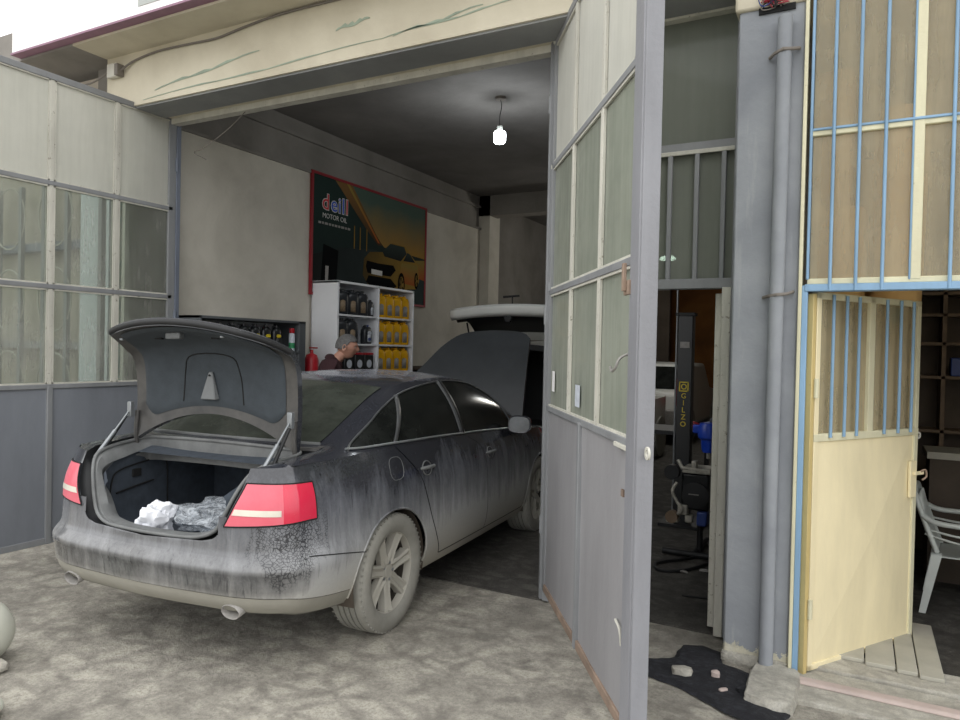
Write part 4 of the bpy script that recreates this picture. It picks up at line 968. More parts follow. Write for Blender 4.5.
def gate_row(x, off=0):
    k = (x-SX)/.86; bow = .10*k*k; w = -.05*k*k
    return [(x, 8.42+off*.0, 1.80+w-off), (x, 8.28+bow, 1.98+w-off), (x, 8.08+bow, 2.13+w-off*1.2), (x, 7.82+bow, 2.215+w-off), (x, 7.70+bow, 2.21+w-off*.6), (x, 7.655+bow+off*.3, 2.18+w), (x, 7.66+bow+off, 2.12+w), (x, 7.70+bow+off*1.2, 2.07+w)]
xs = [SX-.86+1.72*i/16 for i in range(17)]
MB().grid([gate_row(x) for x in xs]).build('tailgate', 'suv_white', sv, True, smooth=50, solid=.012)
tg = bpy.data.objects['tailgate']
MB().grid([[(p[0], p[1], p[2]-.03) for p in gate_row(SX-.80+1.6*i/16, .05)][1:] for i in range(17)]).build('tailgate_lining', 'rubber', sv, True, smooth=50, solid=.01)
MB().cbox((SX-.02, 7.70, 2.045), (.10, .05, .06)).cbox((SX-.02, 7.70, 2.02), (.06, .06, .05)).build('latch', 'rubber', sv, True, bevel=.01)
MB().tube([(SX+.02, 7.72, 2.2), (SX+.02, 7.72, 2.30)], .008, 6).tube([(SX-.10, 7.72, 2.30), (SX+.11, 7.72, 2.31)], .014, 6).build('wiper', 'rubber', sv, True)
for s in (-1, 1): MB().tube([(SX+s*.72, 8.24, 1.25), (SX+s*.74, 7.98, 2.0)], .011, 8).build('gas_strut', 'rubber', sv, True, smooth=60)
tag(MB().box((-3.2, 7.95, 0), (-3.19, 7.96, .01)).build('floor_chip', 'conc', origin=True), 'x', 'x'); bpy.data.objects.remove(bpy.data.objects['floor_chip'])
slab('wall_dado', (-5.795, 8.35, 0), (-5.77, 10.7, 1.40), 'shop_dark')

# ------------------------------------------------------------------ the man
def skin_mesh(name, nodes, edges, mat, parent, sub=2, root=0):
    """nodes [(x, y, z, rx, ry)]"""
    me = bpy.data.meshes.new(name); me.from_pydata([n[:3] for n in nodes], edges, []); me.update()
    o = bpy.data.objects.new(name, me); COL.objects.link(o)
    md = o.modifiers.new('skin', 'SKIN'); md.use_smooth_shade = True
    if not me.skin_vertices: 
        bpy.context.view_layer.objects.active = o
    for i, n in enumerate(nodes):
        sv_ = me.skin_vertices[0].data[i]; sv_.radius = (n[3], n[4] if len(n) > 4 else n[3]); sv_.use_root = (i == root)
    ms = o.modifiers.new('sub', 'SUBSURF'); ms.levels = sub; ms.render_levels = sub
    dg = bpy.context.evaluated_depsgraph_get(); m2 = bpy.data.meshes.new_from_object(o.evaluated_get(dg))
    bpy.data.objects.remove(o); m2.materials.clear(); m2.materials.append(M[mat])
    o = bpy.data.objects.new(name, m2); COL.objects.link(o); o.parent = parent
    m2.polygons.foreach_set('use_smooth', [True]*len(m2.polygons))
    return o
# local frame: x = facing direction, y = to his left, z up; total height 1.78
mn = thing('person', 'person with short grey hair in a dark maroon sweater by the white shelves', 'person', (-4.90, 5.84, 0), R(36)); mn.scale = (1.03, 1.03, 1.03)
lean = .05
body_nodes = [(0, 0, .93, .15, .12), (.0, 0, 1.08, .145, .11), (.02, 0, 1.25, .165, .125), (.03, 0, 1.38, .17, .11), (.055, 0, 1.46, .085, .07), (.11, 0, 1.515, .058, .056), (.15, 0, 1.57, .056, .054)]
N_ = []
for q in body_nodes: N_.append((q[0], q[1], q[2], q[4]*.72 if q[2] < 1.45 else q[4], q[3]*.72 if q[2] < 1.45 else q[3]))
E_ = [(i, i+1) for i in range(6)]
for s in (1, -1):
    b0 = len(N_)
    N_ += [(.02, s*.17, 1.39, .045), (.0, s*.225, 1.32, .045), (-.03, s*.26, 1.12, .040), (.06, s*.25, .93, .038), (.17, s*.23, .86, .028)]
    E_ += [(3, b0), (b0, b0+1), (b0+1, b0+2), (b0+2, b0+3), (b0+3, b0+4)]
    b1 = len(N_)
    N_ += [(0, s*.095, .84, .088), (.015, s*.10, .50, .058), (0, s*.105, .28, .052), (-.01, s*.105, .09, .04), (.10, s*.115, .04, .035), (.16, s*.12, .03, .03)]
    E_ += [(0, b1)]+[(b1+i, b1+i+1) for i in range(5)]
skin_mesh('body', N_, E_, 'skin', mn)
# sweater: slightly larger shell over torso and arms
S_ = []; SE = []
for q in [(0, 0, .86, .19, .15), (.0, 0, 1.02, .19, .15), (.015, 0, 1.2, .20, .155), (.015, 0, 1.36, .21, .15), (.02, 0, 1.445, .16, .13), (.085, 0, 1.515, .094, .086)]: S_.append((q[0], q[1], q[2], q[4], q[3]))
SE = [(i, i+1) for i in range(5)]
for s in (1, -1):
    b0 = len(S_)
    S_ += [(.02, s*.175, 1.415, .085), (.0, s*.235, 1.33, .068), (-.03, s*.27, 1.12, .056), (.05, s*.26, .95, .048), (.10, s*.245, .90, .042)]
    SE += [(3, b0), (b0, b0+1), (b0+1, b0+2), (b0+2, b0+3), (b0+3, b0+4)]
skin_mesh('sweater', S_, SE, 'sweater', mn)
T_ = [(0, 0, .93, .13, .165)]; TE = []
for s in (1, -1):
    b1 = len(T_); T_ += [(0, s*.095, .80, .105), (.015, s*.10, .50, .075), (0, s*.105, .28, .068), (-.01, s*.105, .10, .062)]; TE += [(0, b1)]+[(b1+i, b1+i+1) for i in range(3)]
skin_mesh('trousers', T_, TE, 'trouser', mn)
for s in (1, -1):
    skin_mesh('shoe', [(-.05, s*.105, .05, .045), (.05, s*.11, .05, .045), (.17, s*.12, .042, .04)], [(0, 1), (1, 2)], 'rubber', mn, 1)
    # hand: palm and five fingers
    hx, hy, hz = .19, s*.228, .845
    Hn = [(hx-.02, hy, hz+.015, .024, .018), (hx+.02, hy, hz-.01, .026, .02), (hx+.045, hy, hz-.03, .028, .016)]; He = [(0, 1), (1, 2)]
    for k in range(4):
        b0 = len(Hn); off = -.024+.016*k; ln = (.062, .070, .066, .052)[k]
        Hn += [(hx+.05, hy-s*.004*k+off*.3, hz-.035+off, .009), (hx+.05+ln*.5, hy, hz-.05+off, .0085), (hx+.05+ln*.75, hy-s*.015, hz-.075+off, .0075)]
        He += [(2, b0), (b0, b0+1), (b0+1, b0+2)]
    b0 = len(Hn); Hn += [(hx+.01, hy-s*.025, hz+.012, .011), (hx+.045, hy-s*.04, hz+.01, .0095), (hx+.07, hy-s*.04, hz-.005, .008)]; He += [(1, b0), (b0, b0+1), (b0+1, b0+2)]
    skin_mesh('hand', Hn, He, 'skin', mn, 1)
# head: shaped sphere with a profile
def head(parent, c):
    bm = bmesh.new(); bmesh.ops.create_uvsphere(bm, u_segments=48, v_segments=36, radius=1)
    for v in bm.verts:
        p = v.co; x, y, z = p.x, p.y, p.z
        X = x*(.096 if x > 0 else .100); Y_ = y*.076; Z = z*.117
        if z < -.1: X *= 1-.10*(-z); Y_ *= 1-.30*(-z)**1.2
        if x < 0 and z < -.2: X *= 1-.45*(-z-.2)
        if x > .2:   # face features
            g = lambda cz, cy, sz, sy: math.exp(-((Z-cz)/sz)**2-((abs(Y_)-cy)/sy)**2)
            X += .026*g(-.018, 0, .018, .013)+.012*g(.006, 0, .02, .008)      # nose
            X += .010*g(.026, .022, .010, .022)                              # brow
            X -= .014*g(.008, .030, .011, .014)                              # eye sockets
            X += .009*g(-.050, 0, .007, .020)+.009*g(-.063, 0, .006, .018)-.004*g(-.057, 0, .003, .022)   # lips
            X += .014*g(-.092, 0, .016, .022)                                # chin
            X += .005*g(-.015, .045, .02, .015)
        v.co = Vector((X, Y_, Z))
    for s in (-1, 1):
        pass
    me = bpy.data.meshes.new('head'); bm.to_mesh(me); bm.free(); me.materials.append(M['skin']); me.polygons.foreach_set('use_smooth', [True]*len(me.polygons))
    h = bpy.data.objects.new('head', me); COL.objects.link(h); h.parent = parent; h.location = c; h.rotation_euler = (0, R(10), R(-6)); h.scale = (1.08, 1.08, 1.04)
    def sub(name, mb, mat, **kw): o = mb.build(name, mat, h, **kw); return o
    for s in (-1, 1):
        rows = []
        for k in range(14):
            a = 2*PI*k/14; rows.append([(-.012+.018*math.cos(a)*q, s*(.072+d_), -.012+.032*math.sin(a)*q) for q, d_ in ((.5, -.006), (.95, .008), (1.05, .016), (.8, .017), (.5, .008), (.05, .006))])
        sub('ear', MB().grid(rows, 0, None, True), 'skin', smooth=60)
        bm2 = MB().lathe([(0, -.008), (.008, -.006), (.011, 0), (.008, .006), (0, .008)], 14, 0, Matrix.Translation((.0755, s*.029, .006)))
        sub('eye', bm2, 'eye_white', smooth=60)
        sub('iris', MB().lathe([(0, 0), (.0045, 0), (.0045, .002), (0, .002)], 12, 0, Matrix.Translation((.0868, s*.029, .006)) @ Matrix.Rotation(PI/2, 4, 'Y')), 'blackgap')
        sub('eyebrow', MB().tube([(.089, s*.014, .024), (.092, s*.028, .030), (.082, s*.046, .026)], [.003, .004, .002], 6), 'hair', smooth=60)
    sub('mouth_line', MB().tube([(.088, -.02, -.056), (.098, 0, -.0565), (.088, .02, -.056)], .0015, 6), 'dkred')
    # hair: cap over the crown, back and sides
    P = []
    for i in range(49):
        a = 2*PI*i/48; cx_, sy = math.cos(a), math.sin(a); row = []
        zmin = .055 if cx_ > .35 else (.055-(.35-cx_)*.16 if cx_ > -.2 else -.035)
        if cx_ > .75: zmin = .062
        for j in range(12):
            t_ = j/11; zz = zmin+(1.03*.117-zmin)*t_; u_ = math.sqrt(max(0, 1-(min(.1195, zz)/.1205)**2))
            row.append((cx_*(.100 if cx_ > 0 else .106)*u_*1.02, sy*.081*u_*1.02, zz+.006*(t_ > .5)*math.sin(9*a)*.3))
        P.append(row)
    sub('hair', MB().grid(P), 'hair', smooth=70, solid=.008, weld=.0005)
head(mn, (.175, 0, 1.615))
#CARPART
# ------------------------------------------------------------------ the dark saloon car (x forward, y left, rear axle at 0)
PSI = R(4.479)
car = thing('saloon_car', 'dusty black saloon car with its trunk lid and hood raised', 'car', (-3.354, 3.423, 0), PI/2+PSI)
car.scale = (.935, 1.044, 1.006)
# plan outline at full width, from the tail centre round to the nose centre
ctrl = [(-1.085, 0), (-1.068, .33), (-1.03, .615), (-.915, .812), (-.70, .885), (-.35, .905), (0, .915), (.6, .925), (1.4, .9275), (2.2, .922), (2.843, .912), (3.2, .885), (3.5, .81), (3.7, .66), (3.8, .42), (3.84, 0)]
ext = [(ctrl[1][0], -ctrl[1][1])]+ctrl+[(ctrl[-2][0], -ctrl[-2][1])]
dense = []; didx = []
for i in range(1, len(ext)-2):
    p0, p1, p2, p3 = [np.array(ext[i+k]) for k in (-1, 0, 1, 2)]
    for j in range(60):
        t = j/60; dense.append(.5*((2*p1)+(-p0+p2)*t+(2*p0-5*p1+4*p2-p3)*t*t+(-p0+3*p1-3*p2+p3)*t**3)); didx.append(i-1+t)
dense.append(np.array(ctrl[-1])); didx.append(len(ctrl)-1.0)
dense = np.array(dense); didx = np.array(didx)
arc = np.concatenate([[0], np.cumsum(np.linalg.norm(np.diff(dense, axis=0), axis=1))])
ARC = arc[-1]
REAR_Z = [.335, .375, .43, .49, .545, .60, .67, .84, 1.0]; REAR_I = [.065, .030, .016, .008, .0, .042, .052, .068, .135]
SIDE_Z = [.215, .26, .34, .45, .58, .70, .82, .94, 1.055]; SIDE_I = [.085, .055, .022, .004, 0, .003, .010, .034, .072]
FRNT_Z = [.19, .25, .33, .42, .50, .58, .66, .72, .77]; FRNT_I = [.06, .03, .01, 0, 0, .01, .02, .05, .10]
wr = [1, 1, 1, .97, .66, .30, .08]+[0]*9; wf = [0]*9+[.06, .25, .5, .75, .95, 1, 1]
topz = [1.03, 1.03, 1.035, 1.042, 1.05, 1.055, 1.06, 1.05, 1.02, .975, .94, .90, .85, .80, .77, .76]
KZ = []; KI = []
for i in range(16):
    a, b_ = wr[i], wf[i]; c = 1-a-b_
    z = [a*REAR_Z[k]+b_*FRNT_Z[k]+c*SIDE_Z[k] for k in range(9)]; ii = [a*REAR_I[k]+b_*FRNT_I[k]+c*SIDE_I[k] for k in range(9)]
    s_ = (topz[i]-z[0])/(z[8]-z[0]); z = [z[0]+(q-z[0])*s_ for q in z]
    KZ.append(z); KI.append(ii)
KZ = np.array(KZ); KI = np.array(KI)
def smooth1(a, n=41):
    k = np.hanning(n); k /= k.sum(); p = np.concatenate([a[n:0:-1], a, a[-2:-n-2:-1]]); return np.convolve(p, k, 'same')[n:-n]
DZ = np.array([smooth1(np.interp(didx, range(16), KZ[:, k])) for k in range(9)]).T
DI = np.array([smooth1(np.interp(didx, range(16), KI[:, k])) for k in range(9)]).T
def rowsat(s): return np.array([np.interp(s, arc, DZ[:, k]) for k in range(9)]), np.array([np.interp(s, arc, DI[:, k]) for k in range(9)])
def herm(xs, ys, x):
    if x <= xs[0]: return ys[0]
    if x >= xs[-1]: return ys[-1]+(ys[-1]-ys[-2])/(xs[-1]-xs[-2])*(x-xs[-1])
    i = int(np.searchsorted(xs, x))-1; i = max(0, min(i, len(xs)-2)); h = xs[i+1]-xs[i]; d = (ys[i+1]-ys[i])/h
    sl = lambda j: (ys[min(j+1, len(xs)-1)]-ys[max(j-1, 0)])/(xs[min(j+1, len(xs)-1)]-xs[max(j-1, 0)])
    m0, m1 = sl(i), sl(i+1); t = (x-xs[i])/h
    return (2*t**3-3*t**2+1)*ys[i]+(t**3-2*t**2+t)*h*m0+(-2*t**3+3*t**2)*ys[i+1]+(t**3-t**2)*h*m1
def S(s, z, off=0.0, side=-1):
    """body surface: s along the outline from the tail centre, z height, off outward"""
    s = min(max(s, 0), ARC); zr, ir = rowsat(s); ins = herm(zr, ir, z)
    u = np.interp(s, arc, dense[:, 0]); v = np.interp(s, arc, dense[:, 1])
    e_ = .01; t = np.array([np.interp(min(s+e_, ARC), arc, dense[:, 0])-np.interp(max(s-e_, 0), arc, dense[:, 0]), np.interp(min(s+e_, ARC), arc, dense[:, 1])-np.interp(max(s-e_, 0), arc, dense[:, 1])]); t /= np.linalg.norm(t)
    n = np.array([-t[1], t[0]])     # outward for this direction of travel
    p = np.array([u, v])+n*(off-ins)
    return (float(p[0]), float(side*abs(p[1]) if p[1] > 0 else 0.0), float(z))
mono = dense[:, 0]
def s_u(u): 
    """arc length where the outline reaches x = u on the flank"""
    return float(np.interp(u, mono, arc))
def ztop(s): return float(np.interp(s, arc, DZ[:, 8]))
def zbot(s): return float(np.interp(s, arc, DZ[:, 0]))
WR, WZ, WX = .372, .33, .425
def patch(s0f, s1f, z0f, z1f, ns, nz, side, off=0.0, arches=(), mb=None, mi=0):
    """grid patch; s0f/s1f give s bounds as functions of z, z0f/z1f give z bounds as functions of s; wheel arches are trimmed to clean circles"""
    G = []
    for i in range(ns+1):
        row = []
        for j in range(nz+1):
            b = j/nz; sg = s0f(.6)+(s1f(.6)-s0f(.6))*i/ns; z = z0f(sg)+(z1f(sg)-z0f(sg))*b
            for _ in range(3):
                s = s0f(z)+(s1f(z)-s0f(z))*i/ns; z = z0f(s)+(z1f(s)-z0f(s))*b
            row.append((s, z))
        G.append(row)
    P = [[S(s, z, off, side) for s, z in r_] for r_ in G]
    mb = mb or MB(); base = len(mb.v); nv = nz+1
    V = [list(p) for r_ in P for p in r_]; F = []
    keep = {}
    def inside(p): 
        return any(((p[0]-a)*WR/WX)**2+(p[2]-WZ)**2 < WR*WR for a in arches)
    used = {}; faces = []
    for i in range(ns):
        for j in range(nz):
            q = (i*nv+j, (i+1)*nv+j, (i+1)*nv+j+1, i*nv+j+1)
            c = [sum(V[k][d] for k in q)/4 for d in range(3)]
            if inside(c): 
                for k in q: used.setdefault(k, [0, 0])[0] += 1
            else:
                faces.append(q)
                for k in q: used.setdefault(k, [0, 0])[1] += 1
    for k, (a, b) in used.items():
        if a and b:
            p = V[k]; cx = min(arches, key=lambda a_: abs(p[0]-a_)); d = math.hypot((p[0]-cx)*WR/WX, p[2]-WZ)
            if d > 1e-6: p[0] = cx+(p[0]-cx)*WR/d; p[2] = WZ+(p[2]-WZ)*WR/d
    mb.add(V, faces, mi); return mb
def curve(pts):
    a = np.array(pts, float); return lambda x: float(np.interp(x, a[:, 0], a[:, 1]))
def sm_curve(pts):
    a = np.array(pts, float); xs, ys = a[:, 0], a[:, 1]; return lambda x: float(herm(xs, ys, min(max(x, xs[0]), xs[-1])))
# door line behind the rear door, as u(z); the mouth of the trunk as half-width(z); lamp inner edge as half-width(z)
DU = sm_curve([(.20, .67), (.30, .64), (.45, .54), (.58, .46), (.72, .395), (.85, .327), (.95, .225), (1.06, .09)])
VOP = sm_curve([(.655, .0), (.660, .22), (.667, .35), (.685, .43), (.72, .465), (.76, .488), (.86, .54), (.96, .585), (1.04, .605)])
LAM = sm_curve([(.74, .487), (.76, .498), (.86, .55), (.96, .597), (1.0, .61)])
def s_v(v): 
    """arc length on the tail where the outline is v wide"""
    k = np.argmax(dense[:, 1]); return float(np.interp(v, dense[:200, 1], arc[:200]))
ZB = .605
SAR = s_u(-.345)
for z_ in (0,): pass
body = MB(); BN = 2.37
for side in (-1, 1):
    cs = lambda v: (lambda *_: v)
    # strip under the mouth
    patch(cs(0), lambda z: s_v(.46), cs(ZB), cs(.655), 26, 4, side, mb=body)
    # rest of quarter panel up to the mouth edge, to the door line
    s_in = lambda z: s_v(VOP(z)) if z > .655 else s_v(.0)
    patch(lambda z: s_v(max(VOP(max(z, .6551)), .0)), lambda z: s_v(.46), cs(.655), cs(.80), 12, 10, side, mb=body)
    patch(lambda z: s_v(VOP(z)), lambda z: s_v(.46)+.0 if z < .80 else s_v(VOP(z))+.05, cs(.80), lambda s: ztop(s), 4, 16, side, mb=body)
    patch(lambda z: s_v(.46) if z < .80 else s_v(VOP(z))+.05, lambda z: s_u(-.36), cs(ZB), lambda s: ztop(s), 46, 34, side, mb=body)
    patch(cs(s_u(-.36)), lambda z: s_u(DU(z)), lambda s: zbot(s), lambda s: ztop(s), 50, 56, side, arches=(0,), mb=body)
    # sill under the doors, fender ahead of them
    patch(lambda z: s_u(DU(z)), cs(s_u(BN-.0)), lambda s: zbot(s), cs(.292), 40, 5, side, mb=body)
    patch(lambda z: s_u(BN+.004), cs(ARC*.9999), lambda s: zbot(s), lambda s: ztop(s), 80, 44, side, arches=(2.843,), mb=body)

# rail: rear deck edge -> rear window -> roof side -> windscreen -> hood opening edge
RAIL = [(-.80, .617, 1.046), (-.72, .628, 1.054), (-.55, .64, 1.068), (-.40, .645, 1.082), (-.25, .64, 1.128), (-.1, .63, 1.185), (.1, .615, 1.262), (.3, .602, 1.335), (.5, .592, 1.388), (.75, .588, 1.420), (1.15, .59, 1.436), (1.5, .60, 1.424), (1.85, .617, 1.362), (2.16, .655, 1.262), (2.45, .70, 1.12), (2.64, .735, 1.0), (2.80, .745, .965), (3.2, .72, .90), (3.55, .62, .82)]
RV = sm_curve([(a, b) for a, b, c in RAIL]); RZ = sm_curve([(a, c) for a, b, c in RAIL])
def belt(u): s = s_u(u); return S(s, ztop(s), 0, 1)
WTOP = sm_curve([(-.345, 1.063), (-.325, 1.068), (-.175, 1.112), (.05, 1.187), (.25, 1.263), (.5, 1.335), (.8, 1.377), (1.2, 1.404), (1.5, 1.394), (1.75, 1.363), (1.92, 1.315), (2.05, 1.252), (2.14, 1.15), (2.21, 1.0)])
def sidept(u, t, off=0.0):
    """greenhouse flank: t = 0 belt, t = 1 rail"""
    b = belt(u); r_ = (u, RV(u), RZ(u)); bul = .030*math.sin(PI*t)*min(1, max(.5 if u > -.6 else .25, (RZ(u)-b[2])/.3))
    y = b[1]+(r_[1]-b[1])*t; z = b[2]+(r_[2]-b[2])*t
    n = Vector((0, r_[2]-b[2], b[1]-r_[1]))
    if n.length > 0: n.normalize()
    return (u, y+n.y*(bul+off), z+n.z*(bul+off))
def t_at_z(u, z): b = belt(u)[2]; return (z-b)/max(.01, RZ(u)-b)
us = [-.80+ (3.6+.80)*i/120 for i in range(121)]
for side in (-1, 1):
    P = []
    for u in us:
        ub = u; P.append([(p[0], side*p[1], p[2]) for p in (sidept(ub, j/10) for j in range(11))])
    body.grid(P, 0)
for side in (-1, 1):
    P = []
    sa, sb = s_v(.605), s_u(-.80)
    for i in range(17):
        k = i/16; a_ = S(sa+(sb-sa)*k, ztop(sa+(sb-sa)*k)-.006, -.002, side); b_ = sidept(-.80, 1-k); b_ = (b_[0], side*b_[1], b_[2])
        P.append([tuple(a_[d]+(b_[d]-a_[d])*m_ for d in range(3)) for m_ in (0, .33, .66, 1)])
    body.grid(P, 0)
# roof skin from rail to centre line
CEN = sm_curve([(-.40, 1.082), (-.25, 1.142), (-.1, 1.205), (.1, 1.288), (.3, 1.365), (.5, 1.423), (.75, 1.460), (1.2, 1.478), (1.6, 1.462), (1.9, 1.405), (2.2, 1.29), (2.5, 1.14), (2.68, 1.02)])
BOW = sm_curve([(-.40, .09), (.5, .05), (1.1, 0), (1.75, -.06), (2.6, -.14)])
def roofpt(u, q, side, off=0.0):
    q1 = 1-(1-q)**2; v = RV(u)*(1-q); z = RZ(u)+(CEN(u)-RZ(u))*q1
    return (u-BOW(u)*q1, side*v, z+off)
ur = [-.40+(2.66+.40)*i/70 for i in range(71)]
for side in (-1, 1): body.grid([[roofpt(u, j/12, side) for j in range(13)] for u in ur], 0)
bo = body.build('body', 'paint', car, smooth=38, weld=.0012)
# roof dusty film is the same paint; rear and front glass laid into the skin
def glasspatch(name, u0, u1, q0, mat, off=.006):
    mb = MB(); n = 24
    for side in (-1, 1): mb.grid([[roofpt(u0+(u1-u0)*i/n, q0+(1-q0)*j/12, side, off) for j in range(13)] for i in range(n+1)])
    return mb.build(name, mat, car, smooth=60, weld=.001)
glasspatch('rear_window', -.335, .46, .075, 'rear_glass'); glasspatch('windscreen', 1.92, 2.58, .06, 'car_glass')
mb = MB()
for side in (-1, 1): mb.tube([roofpt(-.345, q, side, .006) for q in np.linspace(.05, 1, 12)], .009, 6)
mb.build('window_seal', 'seal', car, smooth=60)

# side windows, pillars, chrome
for side in (-1, 1):
    def strip(u0, u1, n=40, off=.004, zlo=.014):
        P = []
        for i in range(n+1):
            u = u0+(u1-u0)*i/n; b = belt(u)[2]+zlo; t0 = t_at_z(u, b); t1 = max(t0+.001, t_at_z(u, WTOP(u)))
            P.append([(p[0], side*p[1], p[2]) for p in (sidept(u, t0+(t1-t0)*j/8, off) for j in range(9))])
        return MB().grid(P)
    def at(u, z, off): p = sidept(u, t_at_z(u, z), off); return (p[0], side*p[1], p[2])
    strip(-.33, .30, 24).build('quarter_window', 'car_glass', car, smooth=60)
    strip(.07, 1.14, 44).build('rear_door_window', 'car_glass', car, smooth=60)
    strip(1.14, 2.20, 40).build('front_door_window', 'car_glass', car, smooth=60)
    def slant(ub, ut, w, name, mat, off=.009):
        P = []
        for j in range(13):
            k = j/12; uc = ub+(ut-ub)*k; zb = belt(uc)[2]+.010; zt = WTOP(uc)+.004; z = zb+(zt-zb)*k
            P.append([at(uc-w/2, min(z, WTOP(uc-w/2)+.01), off), at(uc+w/2, min(z, WTOP(uc+w/2)+.01), off)])
        MB().grid(P).build(name, mat, car, smooth=60, solid=.006)
    slant(1.10, 1.17, .085, 'door_pillar', 'trim_dark'); slant(1.11, 1.175, .016, 'door_gap', 'blackgap', .0125)
    slant(.10, .46, .04, 'quarter_divider', 'trim_dark')
    chrome = [at(u, belt(u)[2]+.012, .008) for u in np.linspace(-.345, 2.20, 50)]
    MB().tube(chrome, .007, 8).build('belt_trim', 'chrome', car, smooth=60)
    top = [at(u, WTOP(u), .007) for u in np.linspace(-.345, 2.20, 90)]
    MB().tube(top, .0065, 8).build('window_trim', 'trim_dark', car, smooth=60)

# doors
for side in (-1, 1):
    split = sm_curve([(.28, 1.455), (.6, 1.44), (.80, 1.43), (.90, 1.40), (.96, 1.33), (1.01, 1.20), (1.06, 1.13)])
    cs = lambda v: (lambda *_: v)
    hem = lambda s: .298
    rd = patch(lambda z: s_u(DU(z)+.007), lambda z: s_u(split(z)-.003), hem, lambda s: ztop(s)-.001, 44, 30, side, .002, arches=(0,)).build('rear_door', 'paint', car, smooth=40)
    fd = patch(lambda z: s_u(split(z)+.004), lambda z: s_u(BN-.002-.05*max(0, .6-z)), hem, lambda s: ztop(s)-.001, 40, 30, side, .002).build('front_door', 'paint', car, smooth=40)
    inner_ = patch(lambda z: s_u(DU(z)-.02), cs(s_u(BN+.02)), cs(.27), lambda s: ztop(s), 30, 12, side, -.014, arches=(0,)).build('door_recess', 'blackgap', car, smooth=40)
    for d_, uh, zh in ((rd, .42, .895), (fd, 1.53, .868)):
        n = 24; s0 = s_u(uh); pr_ = lambda q, a, o_: S(s0+.060*math.cos(a)*q, zh-.004+.044*math.sin(a)*q, o_, side)
        P = [[pr_(q, 2*PI*k/n, o_) for q, o_ in ((0, -.004), (.6, -.003), (1, .0045))] for k in range(n)]
        MB().grid(P, 0, None, True).build('handle_recess', 'blackgap', d_, smooth=60)  # black disc paints in the shadow behind the handle
        MB().tube([pr_(1.0, 2*PI*k/n, .004) for k in range(n+1)], .004, 6, caps=False).build('recess_rim', 'seal', d_, smooth=60)
        pts = [S(s0+a, zh+b, o_, side) for a, b, o_ in ((-.085, 0, .004), (-.07, .004, .020), (-.03, .006, .030), (.03, .006, .030), (.07, .004, .020), (.085, 0, .004))]
        MB().tube(smooth_pts(pts, 5), [.009]*5+[.0115]*16+[.009]*5, 8).build('door_handle', 'seal', d_, smooth=60)
    # sill seam shadow line
    MB().tube([S(s_u(u), .294, -.001, side) for u in np.linspace(.66, 2.34, 24)], .004, 6).build('sill_seam', 'blackgap', car, smooth=60)
# fuel flap outline (right side)
n = 40; s0 = s_u(.05)
pts = [S(s0+.078*math.copysign(abs(math.cos(a))**.7, math.cos(a)), .935+.066*math.copysign(abs(math.sin(a))**.7, math.sin(a)), .0002, -1) for a in np.linspace(0, 2*PI, n)]
MB().tube(pts, .0022, 5, caps=False).build('fuel_flap_seam', 'seal', car, smooth=60)

# rear bumper
bm_b = MB()
for side in (-1, 1):
    patch(lambda z: 0.0, lambda z: s_u(-WX/WR*math.sqrt(max(0, WR**2-(z-WZ)**2))) if z < .70 else s_u(-.36), lambda s: zbot(s)+.088, lambda s: ZB, 70, 16, side, .0, mb=bm_b)
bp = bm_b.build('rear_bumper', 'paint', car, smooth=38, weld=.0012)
val = MB()
for side in (-1, 1):
    patch(lambda z: 0.0, lambda z: s_u(-WX/WR*math.sqrt(max(0, WR**2-(z-WZ)**2))), lambda s: zbot(s), lambda s: zbot(s)+.084, 70, 4, side, -.004, mb=val)
    # under-lip running forward beneath the bumper
    P = [[S(s_, zbot(s_), -.001, side), S(s_, zbot(s_)-.012, -.03, side), (min(-.45, S(s_, zbot(s_), -.2, side)[0]), S(s_, .3, -.12, side)[1]*.9, .30)] for s_ in np.linspace(0, s_u(-.40), 40)]
    val.grid(P)
M['valance'] = film_over('dirt_grey_valance', '#55544f', .6, '#98958a', .7, .95)
val.build('rear_valance', 'valance', bp, smooth=38, weld=.001)
patch_seam = [S(s_, ZB, -.002, side) for side in (-1,) for s_ in np.linspace(s_v(.60), s_u(-.24), 30)]
for side in (-1, 1):
    MB().tube([S(s_, ZB-.075*(k_/19)**1.3, .001, side) for k_, s_ in enumerate(np.linspace(s_u(-.80), s_u(-.335), 20))], .0028, 6).build('bumper_seam', 'blackgap', bp, smooth=60)
    # tail pipes
    T = Matrix.Translation((-.985, side*.545, .325)) @ Matrix.Rotation(-PI/2, 4, 'Y') @ Matrix.Rotation(0, 4, 'Z')
    MB().lathe([(.028, .0), (.034, -.10), (.038, .0), (.040, .055), (.043, .06), (.046, .055), (.046, -.12)], 24, 0, Matrix.Translation((-.955, side*.545, .352)) @ Matrix.Rotation(-PI/2-R(12), 4, 'Y') @ Matrix.Diagonal((.85, 1.25, 1, 1))).build('tail_pipe', 'label_grey', car, smooth=50)

